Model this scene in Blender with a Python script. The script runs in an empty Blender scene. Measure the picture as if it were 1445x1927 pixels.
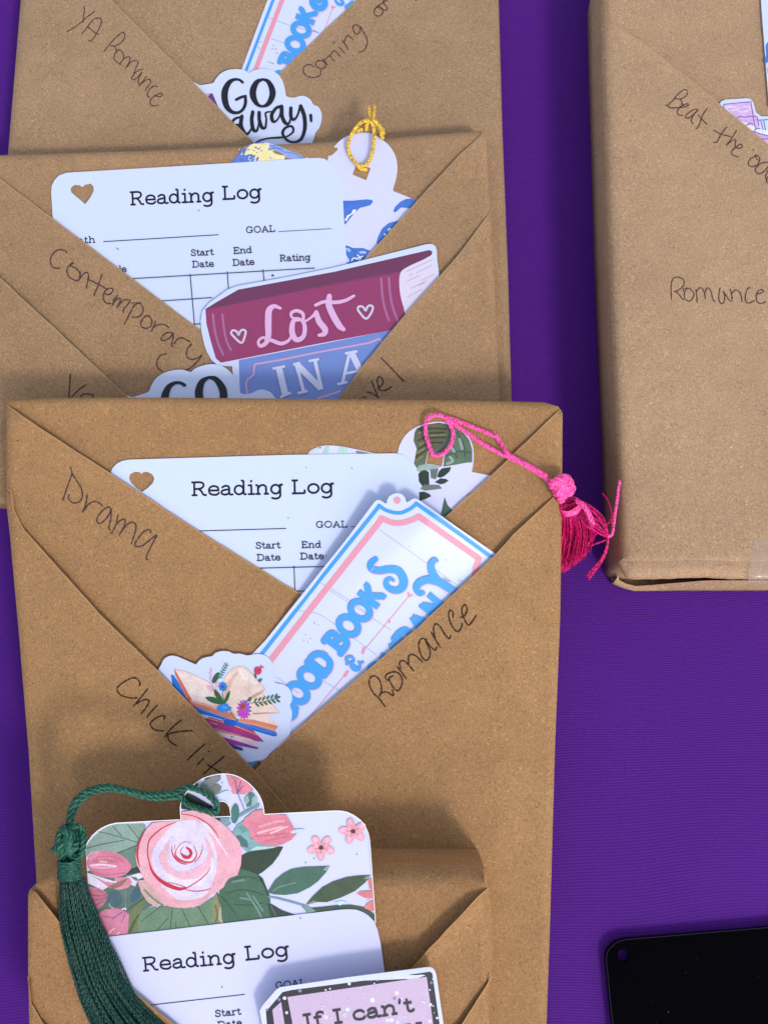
import bpy, math, random
from mathutils import Vector, noise
from mathutils.geometry import delaunay_2d_cdt, tessellate_polygon

# ------------------------------------------------------------------ camera, light
SC = bpy.context.scene
COL = SC.collection
HCAM = 0.33                      # camera height above the tablecloth
PITCH = math.radians(12)
FPX = 2066.0                     # focal length in photo pixels (photo 1445 x 1927)
cam_d = bpy.data.cameras.new('camera')
cam = bpy.data.objects.new('camera', cam_d)
COL.objects.link(cam)
cam.location = (0, 0, HCAM)
cam.rotation_euler = (PITCH, 0, 0)
cam_d.sensor_fit = 'VERTICAL'
cam_d.sensor_height = 24.0
cam_d.lens = 24.0 * FPX / 1927.0
cam_d.clip_start = 0.01
cam_d.clip_end = 50
SC.camera = cam

SUN_AZ = Vector((0.53, -0.85, 0)).normalized()
SUN_EL = math.radians(43)
sun_d = bpy.data.lights.new('sun', 'SUN')
sun = bpy.data.objects.new('sun', sun_d)
COL.objects.link(sun)
sdir = Vector((SUN_AZ.x * math.cos(SUN_EL), SUN_AZ.y * math.cos(SUN_EL), math.sin(SUN_EL)))
sun.rotation_euler = sdir.to_track_quat('Z', 'Y').to_euler()
sun.location = sdir * 2
sun_d.energy = 1.1
sun_d.angle = math.radians(10)
sun_d.color = (1.0, 0.95, 0.88)

W = bpy.data.worlds.new('World')
SC.world = W
W.use_nodes = True
wn = W.node_tree
bg = wn.nodes['Background']
sky = wn.nodes.new('ShaderNodeTexSky')
sky.sky_type = 'NISHITA'
sky.sun_disc = False
sky.sun_elevation = SUN_EL
sky.sun_rotation = math.atan2(SUN_AZ.x, SUN_AZ.y)
hz = wn.nodes.new('ShaderNodeHueSaturation')          # thin white haze in front of the blue
hz.inputs['Saturation'].default_value = 0.5
wn.links.new(sky.outputs[0], hz.inputs['Color'])
wn.links.new(hz.outputs[0], bg.inputs[0])
bg.inputs[1].default_value = 0.15
SC.view_settings.view_transform = 'Standard'
SC.view_settings.look = 'None'
SC.view_settings.exposure = 0.68
SC.view_settings.gamma = 1
SC.view_settings.use_curve_mapping = False
SC.cycles.max_bounces = 6
SC.cycles.transparent_max_bounces = 8

# ------------------------------------------------------------------ pixel <-> world
CP, SP = math.cos(PITCH), math.sin(PITCH)
CAM = Vector((0, 0, HCAM))

def ray(px, py):
    x = (px - 722.5) / FPX
    y = -(py - 963.5) / FPX
    return Vector((x, y * CP + SP, y * SP - CP))

def at_z(px, py, z):
    d = ray(px, py)
    return CAM + d * ((z - HCAM) / d.z)

class Plane:
    """height z = c + s*Y ; level if s == 0"""
    def __init__(self, y1, z1, y2=None, z2=None):
        if y2 is None:
            self.s, self.c = 0.0, z1
        else:
            a, b = at_z(722.5, y1, z1), at_z(722.5, y2, z2)
            self.s = (b.z - a.z) / (b.y - a.y)
            self.c = a.z - self.s * a.y
        self.n = Vector((0, -self.s, 1)).normalized()
    def lift(self, h):
        q = Plane(0, 0); q.s = self.s; q.n = self.n
        q.c = self.c + h / self.n.z
        return q
    def pt(self, px, py, off=0.0):
        d = ray(px, py)
        c = self.c + off / self.n.z
        t = (c + self.s * CAM.y - CAM.z) / (d.z - self.s * d.y)
        return CAM + d * t

# ------------------------------------------------------------------ colours, materials
def lin(c):
    c /= 255.0
    return c / 12.92 if c <= 0.04045 else ((c + 0.055) / 1.055) ** 2.4
KL = (0.93, 0.97, 1.0)
def alb(rgb, k=1.0):
    return tuple(min(0.9, lin(v) * k / m) for v, m in zip(rgb, KL)) + (1.0,)

def raw(rgb):
    return tuple(lin(v) for v in rgb) + (1.0,)

MATS = {}
def mat(name, rgb, rough=0.5, spec=0.3, coat=0.0, k=1.0, speck=0.0, sheen=0.0):
    if name in MATS:
        return MATS[name]
    m = bpy.data.materials.new(name)
    m.use_nodes = True
    nt = m.node_tree
    b = nt.nodes['Principled BSDF']
    c = alb(rgb, k)
    b.inputs['Base Color'].default_value = c
    b.inputs['Roughness'].default_value = rough
    b.inputs['Specular IOR Level'].default_value = spec
    if coat:
        b.inputs['Coat Weight'].default_value = coat
        b.inputs['Coat Roughness'].default_value = 0.18
    if sheen:
        b.inputs['Sheen Weight'].default_value = sheen
    if speck:
        tc = nt.nodes.new('ShaderNodeTexCoord')
        n1 = nt.nodes.new('ShaderNodeTexNoise'); n1.inputs['Scale'].default_value = 330; n1.inputs['Detail'].default_value = 4
        n2 = nt.nodes.new('ShaderNodeTexNoise'); n2.inputs['Scale'].default_value = 2600; n2.inputs['Detail'].default_value = 2
        ad = nt.nodes.new('ShaderNodeMath'); ad.operation = 'ADD'
        mr = nt.nodes.new('ShaderNodeMapRange')
        mr.inputs[1].default_value = 0.6; mr.inputs[2].default_value = 1.4
        mr.inputs[3].default_value = 1 - speck; mr.inputs[4].default_value = 1 + speck
        mx = nt.nodes.new('ShaderNodeVectorMath'); mx.operation = 'SCALE'
        mx.inputs[0].default_value = c[:3]
        nt.links.new(tc.outputs['Object'], n1.inputs['Vector'])
        nt.links.new(tc.outputs['Object'], n2.inputs['Vector'])
        nt.links.new(n1.outputs[0], ad.inputs[0]); nt.links.new(n2.outputs[0], ad.inputs[1])
        nt.links.new(ad.outputs[0], mr.inputs[0])
        nt.links.new(mr.outputs[0], mx.inputs['Scale'])
        nt.links.new(mx.outputs[0], b.inputs['Base Color'])
    MATS[name] = m
    return m

def kraft(name, rgb, seed):
    m = bpy.data.materials.new(name); m.use_nodes = True
    nt = m.node_tree; N = nt.nodes; L = nt.links
    b = N['Principled BSDF']
    tc = N.new('ShaderNodeTexCoord')
    off = N.new('ShaderNodeVectorMath'); off.operation = 'ADD'; off.inputs[1].default_value = (seed * 0.37, seed * 0.21, seed * 0.13)
    L.new(tc.outputs['Object'], off.inputs[0])
    base = raw(rgb)
    def fibre(ang, scale, stretch, lo, hi):
        # short pulp fibres: noise squeezed along one direction, bent by a coarser noise
        wn = N.new('ShaderNodeTexNoise'); wn.inputs['Scale'].default_value = 260; wn.inputs['Detail'].default_value = 1
        L.new(off.outputs[0], wn.inputs['Vector'])
        sc = N.new('ShaderNodeVectorMath'); sc.operation = 'SCALE'; sc.inputs['Scale'].default_value = 0.0022
        L.new(wn.outputs['Color'], sc.inputs[0])
        a2 = N.new('ShaderNodeVectorMath'); a2.operation = 'ADD'
        L.new(off.outputs[0], a2.inputs[0]); L.new(sc.outputs[0], a2.inputs[1])
        ro = N.new('ShaderNodeVectorRotate'); ro.rotation_type = 'Z_AXIS'; ro.inputs['Angle'].default_value = math.radians(ang)
        L.new(a2.outputs[0], ro.inputs['Vector'])
        mp = N.new('ShaderNodeMapping'); mp.inputs['Scale'].default_value = (1, stretch, 1)
        L.new(ro.outputs[0], mp.inputs['Vector'])
        n = N.new('ShaderNodeTexNoise'); n.inputs['Scale'].default_value = scale; n.inputs['Detail'].default_value = 1.5
        L.new(mp.outputs[0], n.inputs['Vector'])
        r = N.new('ShaderNodeMapRange'); r.inputs[1].default_value = lo; r.inputs[2].default_value = hi
        L.new(n.outputs[0], r.inputs[0])
        return r.outputs[0]
    def mul(prev, fac, amt):
        # prev * (1 + amt*(fac))
        ma = N.new('ShaderNodeMath'); ma.operation = 'MULTIPLY_ADD'; ma.inputs[1].default_value = amt; ma.inputs[2].default_value = 1.0
        L.new(fac, ma.inputs[0])
        v = N.new('ShaderNodeVectorMath'); v.operation = 'SCALE'
        L.new(prev, v.inputs[0]); L.new(ma.outputs[0], v.inputs['Scale'])
        return v.outputs[0]
    rgbn = N.new('ShaderNodeRGB'); rgbn.outputs[0].default_value = base
    cur = rgbn.outputs[0]
    # cloudy pulp tone
    nz = N.new('ShaderNodeTexNoise'); nz.inputs['Scale'].default_value = 130; nz.inputs['Detail'].default_value = 4
    L.new(off.outputs[0], nz.inputs['Vector'])
    mr = N.new('ShaderNodeMapRange'); mr.inputs[1].default_value = 0.25; mr.inputs[2].default_value = 0.75; mr.inputs[3].default_value = -1; mr.inputs[4].default_value = 1
    L.new(nz.outputs[0], mr.inputs[0])
    cur = mul(cur, mr.outputs[0], 0.06)
    nl = N.new('ShaderNodeTexNoise'); nl.inputs['Scale'].default_value = 22; nl.inputs['Detail'].default_value = 3
    L.new(off.outputs[0], nl.inputs['Vector'])
    ml = N.new('ShaderNodeMapRange'); ml.inputs[1].default_value = 0.3; ml.inputs[2].default_value = 0.7; ml.inputs[3].default_value = -1; ml.inputs[4].default_value = 1
    L.new(nl.outputs[0], ml.inputs[0])
    cur = mul(cur, ml.outputs[0], 0.06)
    ng = N.new('ShaderNodeTexNoise'); ng.inputs['Scale'].default_value = 2500; ng.inputs['Detail'].default_value = 2
    L.new(off.outputs[0], ng.inputs['Vector'])
    mg = N.new('ShaderNodeMapRange'); mg.inputs[1].default_value = 0.3; mg.inputs[2].default_value = 0.7; mg.inputs[3].default_value = -1; mg.inputs[4].default_value = 1
    L.new(ng.outputs[0], mg.inputs[0])
    cur = mul(cur, mg.outputs[0], 0.17)
    for ang, amt in ((20, 0.38), (75, 0.36), (130, 0.38)):
        cur = mul(cur, fibre(ang, 850, 5.5, 0.60, 0.72), amt)
    for ang, amt in ((50, -0.38), (105, -0.38), (165, -0.34)):
        cur = mul(cur, fibre(ang, 760, 5.0, 0.62, 0.75), amt)
    # sparse pale flecks
    vo = N.new('ShaderNodeTexVoronoi'); vo.inputs['Scale'].default_value = 120
    L.new(off.outputs[0], vo.inputs['Vector'])
    vr = N.new('ShaderNodeMapRange'); vr.inputs[1].default_value = 0.024; vr.inputs[2].default_value = 0.012
    L.new(vo.outputs['Distance'], vr.inputs[0])
    cur = mul(cur, vr.outputs[0], 0.7)
    vo2 = N.new('ShaderNodeTexVoronoi'); vo2.inputs['Scale'].default_value = 75
    L.new(off.outputs[0], vo2.inputs['Vector'])
    vr2 = N.new('ShaderNodeMapRange'); vr2.inputs[1].default_value = 0.02; vr2.inputs[2].default_value = 0.01
    L.new(vo2.outputs['Distance'], vr2.inputs[0])
    cur = mul(cur, vr2.outputs[0], -0.6)
    L.new(cur, b.inputs['Base Color'])
    b.inputs['Roughness'].default_value = 0.68
    b.inputs['Specular IOR Level'].default_value = 0.15
    bp = N.new('ShaderNodeBump'); bp.inputs['Strength'].default_value = 0.25; bp.inputs['Distance'].default_value = 0.0002
    L.new(ng.outputs[0], bp.inputs['Height'])
    bp2 = N.new('ShaderNodeBump'); bp2.inputs['Strength'].default_value = 0.35; bp2.inputs['Distance'].default_value = 0.0012
    nb = N.new('ShaderNodeTexNoise'); nb.inputs['Scale'].default_value = 70; nb.inputs['Detail'].default_value = 2
    L.new(off.outputs[0], nb.inputs['Vector']); L.new(nb.outputs[0], bp2.inputs['Height'])
    # handling creases: thin ridges between large uneven cells
    cn = N.new('ShaderNodeTexNoise'); cn.inputs['Scale'].default_value = 30; cn.inputs['Detail'].default_value = 2
    L.new(off.outputs[0], cn.inputs['Vector'])
    cs = N.new('ShaderNodeVectorMath'); cs.operation = 'SCALE'; cs.inputs['Scale'].default_value = 0.02
    L.new(cn.outputs['Color'], cs.inputs[0])
    ca = N.new('ShaderNodeVectorMath'); ca.operation = 'ADD'
    L.new(off.outputs[0], ca.inputs[0]); L.new(cs.outputs[0], ca.inputs[1])
    cv = N.new('ShaderNodeTexVoronoi'); cv.feature = 'DISTANCE_TO_EDGE'; cv.inputs['Scale'].default_value = 17
    L.new(ca.outputs[0], cv.inputs['Vector'])
    cr = N.new('ShaderNodeMapRange'); cr.inputs[1].default_value = 0.0; cr.inputs[2].default_value = 0.035
    L.new(cv.outputs['Distance'], cr.inputs[0])
    cm = N.new('ShaderNodeMath'); cm.operation = 'MULTIPLY'
    L.new(cr.outputs[0], cm.inputs[0]); L.new(nl.outputs[0], cm.inputs[1])
    bp3 = N.new('ShaderNodeBump'); bp3.inputs['Strength'].default_value = 0.22; bp3.inputs['Distance'].default_value = 0.0005
    L.new(cm.outputs[0], bp3.inputs['Height']); L.new(bp2.outputs[0], bp3.inputs['Normal'])
    L.new(bp3.outputs[0], bp.inputs['Normal'])
    L.new(bp.outputs[0], b.inputs['Normal'])
    return m

# ------------------------------------------------------------------ 2-D helpers (all in photo pixels)
def V(x0, y0, s):
    """view: list of zoomed coordinates -> photo pixels (keeps extra columns)"""
    def f(pts, ws=True):
        out = []
        for p in pts:
            q = [x0 + p[0] / s, y0 + p[1] / s]
            if len(p) > 2:
                q.append(p[2] / s)
            out.append(tuple(q))
        return out
    return f
V1 = V(110, 0, 6.021); V2 = V(350, 110, 5.161); V3 = V(450, 0, 4.1286); V4 = V(600, 190, 6.215)
V5 = V(1240, 0, 5.506); V6 = V(80, 450, 4.5156); V7 = V(370, 450, 3.0745); V8 = V(90, 310, 2.535)
W1 = V(1240, 500, 7.049); W2 = V(570, 760, 3.905); W3 = V(80, 860, 5.78); W4 = V(660, 1110, 5.558)
W5 = V(200, 1260, 6.021); W6 = V(290, 1210, 5.352); W7 = V(470, 1800, 3.803); W8 = V(1000, 860, 7.605)
X1 = V(150, 1520, 4.661); X2 = V(330, 1440, 8.028); X3 = V(440, 1540, 5.161); X4 = V(90, 1460, 4.379)
X5 = V(100, 1680, 6.021); X8 = V(1100, 1000, 4.188)
VF = V(540, 740, 2.58); VI = V(500, 900, 2.89); VJ = V(30, 1420, 3.8); VK = V(300, 1440, 3.284); VL = V(180, 1680, 2.125)

def catmull(pts, closed=False, step=4.0):
    n = len(pts)
    if n < 3:
        return resample(pts, step)
    k = len(pts[0])
    out = []
    rng = range(n if closed else n - 1)
    for i in rng:
        if closed:
            p0, p1, p2, p3 = pts[(i - 1) % n], pts[i], pts[(i + 1) % n], pts[(i + 2) % n]
        else:
            p1, p2 = pts[i], pts[i + 1]
            p0 = pts[i - 1] if i else tuple(2 * p1[j] - p2[j] for j in range(k))
            p3 = pts[i + 2] if i + 2 < n else tuple(2 * p2[j] - p1[j] for j in range(k))
        m = max(2, int(math.hypot(p2[0] - p1[0], p2[1] - p1[1]) / step) + 1)
        for a in range(m):
            t = a / m
            out.append(tuple(0.5 * (2 * p1[j] + (p2[j] - p0[j]) * t + (2 * p0[j] - 5 * p1[j] + 4 * p2[j] - p3[j]) * t * t
                             + (3 * p1[j] - p0[j] - 3 * p2[j] + p3[j]) * t ** 3) for j in range(k)))
    if not closed:
        out.append(tuple(pts[-1]))
    return out

def resample(pts, step=6.0, closed=False):
    out = []
    n = len(pts)
    for i in range(n if closed else n - 1):
        a, b = pts[i], pts[(i + 1) % n]
        m = max(1, int(math.hypot(b[0] - a[0], b[1] - a[1]) / step))
        for t in range(m):
            out.append(tuple(a[j] + (b[j] - a[j]) * t / m for j in range(len(a))))
    if not closed:
        out.append(tuple(pts[-1]))
    return out

def ellipse(cx, cy, a, b, ang=0, n=20):
    c, s = math.cos(math.radians(ang)), math.sin(math.radians(ang))
    return [(cx + a * math.cos(t) * c - b * math.sin(t) * s, cy + a * math.cos(t) * s + b * math.sin(t) * c)
            for t in (2 * math.pi * i / n for i in range(n))]

def seg_d(p, a, b):
    dx, dy = b[0] - a[0], b[1] - a[1]
    l = dx * dx + dy * dy
    t = 0 if l == 0 else max(0, min(1, ((p[0] - a[0]) * dx + (p[1] - a[1]) * dy) / l))
    return math.hypot(p[0] - a[0] - t * dx, p[1] - a[1] - t * dy)

def poly_d(p, pts, closed=True):
    n = len(pts)
    return min(seg_d(p, pts[i], pts[(i + 1) % n]) for i in range(n if closed else n - 1))

def inside(p, poly):
    x, y = p[0], p[1]
    r = False
    n = len(poly)
    j = n - 1
    for i in range(n):
        xi, yi = poly[i][0], poly[i][1]
        xj, yj = poly[j][0], poly[j][1]
        if (yi > y) != (yj > y) and x < (xj - xi) * (y - yi) / (yj - yi) + xi:
            r = not r
        j = i
    return r

def area(poly):
    return 0.5 * sum(poly[i][0] * poly[(i + 1) % len(poly)][1] - poly[(i + 1) % len(poly)][0] * poly[i][1] for i in range(len(poly)))

def triangulate(outer, holes=(), grid=0, extra=()):
    """constrained Delaunay triangles of a pixel polygon, with an inner point grid when it has to bend"""
    vs, es = [], []
    for lp in [outer] + list(holes):
        i0 = len(vs)
        vs += [Vector((p[0], p[1])) for p in lp]
        es += [(i0 + i, i0 + (i + 1) % len(lp)) for i in range(len(lp))]
    if grid:
        xs = [p[0] for p in outer]; ys = [p[1] for p in outer]
        rnd = random.Random(7)
        y = min(ys) + grid * 0.5; row = 0
        while y < max(ys):
            x = min(xs) + grid * (0.5 if row % 2 else 0.0)
            while x < max(xs):
                q = (x + rnd.uniform(-.1, .1) * grid, y + rnd.uniform(-.1, .1) * grid)
                if inside(q, outer) and not any(inside(q, h) for h in holes) and poly_d(q, outer) > grid * 0.4 \
                        and all(poly_d(q, h) > grid * 0.3 for h in holes):
                    vs.append(Vector(q))
                x += grid
            y += grid * 0.87; row += 1
    for q in extra:
        if inside(q, outer):
            vs.append(Vector((q[0], q[1])))
    r = delaunay_2d_cdt(vs, es, [], 0, 1e-4)
    rv, rf = r[0], r[2]
    tris = []
    for f in rf:
        c = (sum(rv[i].x for i in f) / len(f), sum(rv[i].y for i in f) / len(f))
        if inside(c, outer) and not any(inside(c, h) for h in holes):
            f = list(f)
            # image y runs down: make faces point up at the camera
            if area([(rv[i].x, rv[i].y) for i in f]) > 0:
                f.reverse()
            tris.append(f)
    return [(v.x, v.y) for v in rv], tris

# ------------------------------------------------------------------ mesh builder
class MB:
    def __init__(self):
        self.v, self.f, self.mi, self.mats, self.smooth = [], [], [], [], []
        self.lay = 0
    def m(self, material):
        if material not in self.mats:
            self.mats.append(material)
        return self.mats.index(material)
    def add(self, vs, fs, material, smooth=True):
        i0 = len(self.v); k = self.m(material)
        self.v += vs
        for f in fs:
            self.f.append([i0 + i for i in f]); self.mi.append(k); self.smooth.append(smooth)
    # paper sheet with real thickness; surf(px,py,extra) -> 3-D point
    def sheet(self, surf, outer, material, thick=0.0003, holes=(), grid=0, extra=(), edge=None):
        p2, tr = triangulate(outer, holes, grid, extra)
        top = [surf(x, y, 0.0) for x, y in p2]
        bot = [surf.under(x, y, thick) for x, y in p2]
        n = len(p2)
        self.add(top, tr, material)
        self.add(bot, [list(reversed(f)) for f in tr], material)
        cnt = {}
        for f in tr:
            for i in range(len(f)):
                a, b = f[i], f[(i + 1) % len(f)]
                cnt[(a, b)] = 1
        side = [(a, b) for (a, b) in cnt if (b, a) not in cnt]
        vs = []; fs = []
        for a, b in side:
            i = len(vs)
            vs += [top[a], top[b], bot[b], bot[a]]
            fs.append([i + 1, i, i + 3, i + 2])
        self.add(vs, fs, edge or material, smooth=False)
    # flat printed shape lying on a sheet
    def fill(self, surf, poly, material, smooth=True, step=4, grid=0):
        pts = catmull(poly, True, step) if smooth else list(poly)
        self.lay += 1
        e = 0.000012 + self.lay * 0.0000022
        if surf.fn is not None and not grid:
            grid = 20
        p2, tr = triangulate(pts, (), grid)
        self.add([surf(x, y, e) for x, y in p2], tr, material)
    # printed or pen stroke: a ribbon; points may carry their own width
    def stroke(self, surf, pts, w, material, smooth=True, closed=False, step=3.0, cap=True, wob=0.0, e0=0.000012):
        ramp = 4e-6 if len(pts[0]) > 2 and len(pts) > 4 else 0.0      # a letter may cross itself: its end lies just above its start
        pts = [tuple(p[:2]) + ((p[2],) if len(p) > 2 else (w,)) for p in pts]
        if smooth and len(pts) > 2:
            pts = catmull(pts, closed, step)
        else:
            pts = resample(pts, step, closed)
        self.lay += 1
        e = e0 + self.lay * 0.0000022
        n = len(pts)
        if wob:
            ph = random.uniform(0, 50)
            pts = [(p[0], p[1], p[2] * (1 + wob * noise.noise(Vector((ph + i * 0.35, 0, 0))))) for i, p in enumerate(pts)]
        L, R = [], []
        for i, p in enumerate(pts):
            a = pts[(i - 1) % n] if (closed or i) else p
            b = pts[(i + 1) % n] if (closed or i < n - 1) else p
            tx, ty = b[0] - a[0], b[1] - a[1]
            l = math.hypot(tx, ty) or 1
            nx, ny = -ty / l, tx / l
            h = p[2] / 2
            L.append((p[0] + nx * h, p[1] + ny * h)); R.append((p[0] - nx * h, p[1] - ny * h))
        vs = [surf(x, y, e + ramp * i / n) for i, (x, y) in enumerate(L)] + [surf(x, y, e + ramp * i / n) for i, (x, y) in enumerate(R)]
        fs = []
        for i in range(n if closed else n - 1):
            j = (i + 1) % n
            fs.append([i, j, n + j, n + i])
        self.add(vs, fs, material)
        if cap and not closed:
            for k, p in ((0, pts[0]), (n - 1, pts[-1])):
                if p[2] < 1.0:
                    continue
                q = ellipse(p[0], p[1], p[2] / 2, p[2] / 2, 0, 10)
                self.add([surf(x, y, e + (ramp if k else 0) + 0.000001) for x, y in q], [list(range(9, -1, -1))], material)
    def tube(self, path, rad, material, sides=6, closed=False, ends=True):
        """path: 3-D points; rad: number or list"""
        n = len(path)
        vs, fs = [], []
        up = Vector((0.3, 0.2, 1)).normalized()
        prev = None
        for i, p in enumerate(path):
            a = path[(i - 1) % n] if (closed or i) else p
            b = path[(i + 1) % n] if (closed or i < n - 1) else p
            t = (b - a)
            t = t.normalized() if t.length > 1e-9 else Vector((0, 1, 0))
            u = (prev if prev is not None else up)
            u = u - t * u.dot(t)
            if u.length < 1e-6:
                u = t.orthogonal()
            u.normalize(); prev = u
            w = t.cross(u)
            r = rad[i] if isinstance(rad, (list, tuple)) else rad
            for k in range(sides):
                an = 2 * math.pi * k / sides
                vs.append(p + u * (r * math.cos(an)) + w * (r * math.sin(an)))
        for i in range(n if closed else n - 1):
            j = (i + 1) % n
            for k in range(sides):
                l = (k + 1) % sides
                fs.append([i * sides + k, i * sides + l, j * sides + l, j * sides + k])
        if ends and not closed:
            fs.append(list(range(sides - 1, -1, -1)))
            fs.append([(n - 1) * sides + k for k in range(sides)])
        self.add(vs, fs, material)
    def rope(self, path, r, material, strands=3, pitch=0.004, sides=6, phase=0.0, fill=0.50):
        """a cord: twisted strands round the path; r number or list"""
        n = len(path)
        up = Vector((0.2, 0.1, 1)); prev = None; fr = []; s = 0
        for i, p in enumerate(path):
            a = path[i - 1] if i else p
            b = path[i + 1] if i < n - 1 else p
            t = (b - a).normalized()
            u = (prev if prev is not None else up); u = u - t * u.dot(t)
            if u.length < 1e-6: u = t.orthogonal()
            u.normalize(); prev = u
            if i: s += (p - path[i - 1]).length
            fr.append((p, u, t.cross(u), s))
        for k in range(strands):
            pts = []; rr = []
            for i, (p, u, w, s) in enumerate(fr):
                R = r[i] if isinstance(r, (list, tuple)) else r
                an = phase + 2 * math.pi * (k / strands + s / pitch)
                o = R * (0.54 if strands > 1 else 0)
                pts.append(p + u * (o * math.cos(an)) + w * (o * math.sin(an)))
                rr.append(R * fill)
            self.tube(pts, rr, material, sides)
    def build(self, name, parent=None, loc=None):
        root = parent
        while root is not None and root.parent is not None:
            root = root.parent
        if root is not None:
            o3 = Vector(root.location)
        else:
            n = len(self.v)
            o3 = loc or Vector((sum(v.x for v in self.v) / n, sum(v.y for v in self.v) / n, min(v.z for v in self.v)))
        me = bpy.data.meshes.new(name)
        me.from_pydata([tuple(v - o3) for v in self.v], [], self.f)
        for mm in self.mats:
            me.materials.append(mm)
        me.polygons.foreach_set('material_index', self.mi)
        me.polygons.foreach_set('use_smooth', self.smooth)
        me.update()
        o = bpy.data.objects.new(name, me)
        COL.objects.link(o)
        if parent is not None:
            o.parent = parent
        else:
            o.location = o3
        return o

class Surf:
    """a sheet's top face: plane + lift(px,py)"""
    def __init__(self, plane, off, fn=None):
        self.pl, self.off, self.fn = plane, off, fn
    def h(self, x, y):
        return self.off + (self.fn(x, y) if self.fn else 0)
    def __call__(self, x, y, e=0.0):
        return self.pl.pt(x, y, self.h(x, y) + e)
    def under(self, x, y, t):
        return self(x, y, 0.0) - self.pl.n * t

def tag(o, label=None, cat=None, group=None, kind=None):
    if label: o['label'] = label
    if cat: o['category'] = cat
    if group: o['group'] = group
    if kind: o['kind'] = kind
    return o
def empty(name, loc):
    o = bpy.data.objects.new(name, None)
    o.empty_display_size = 0.01
    o.location = loc
    COL.objects.link(o)
    return o
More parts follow.
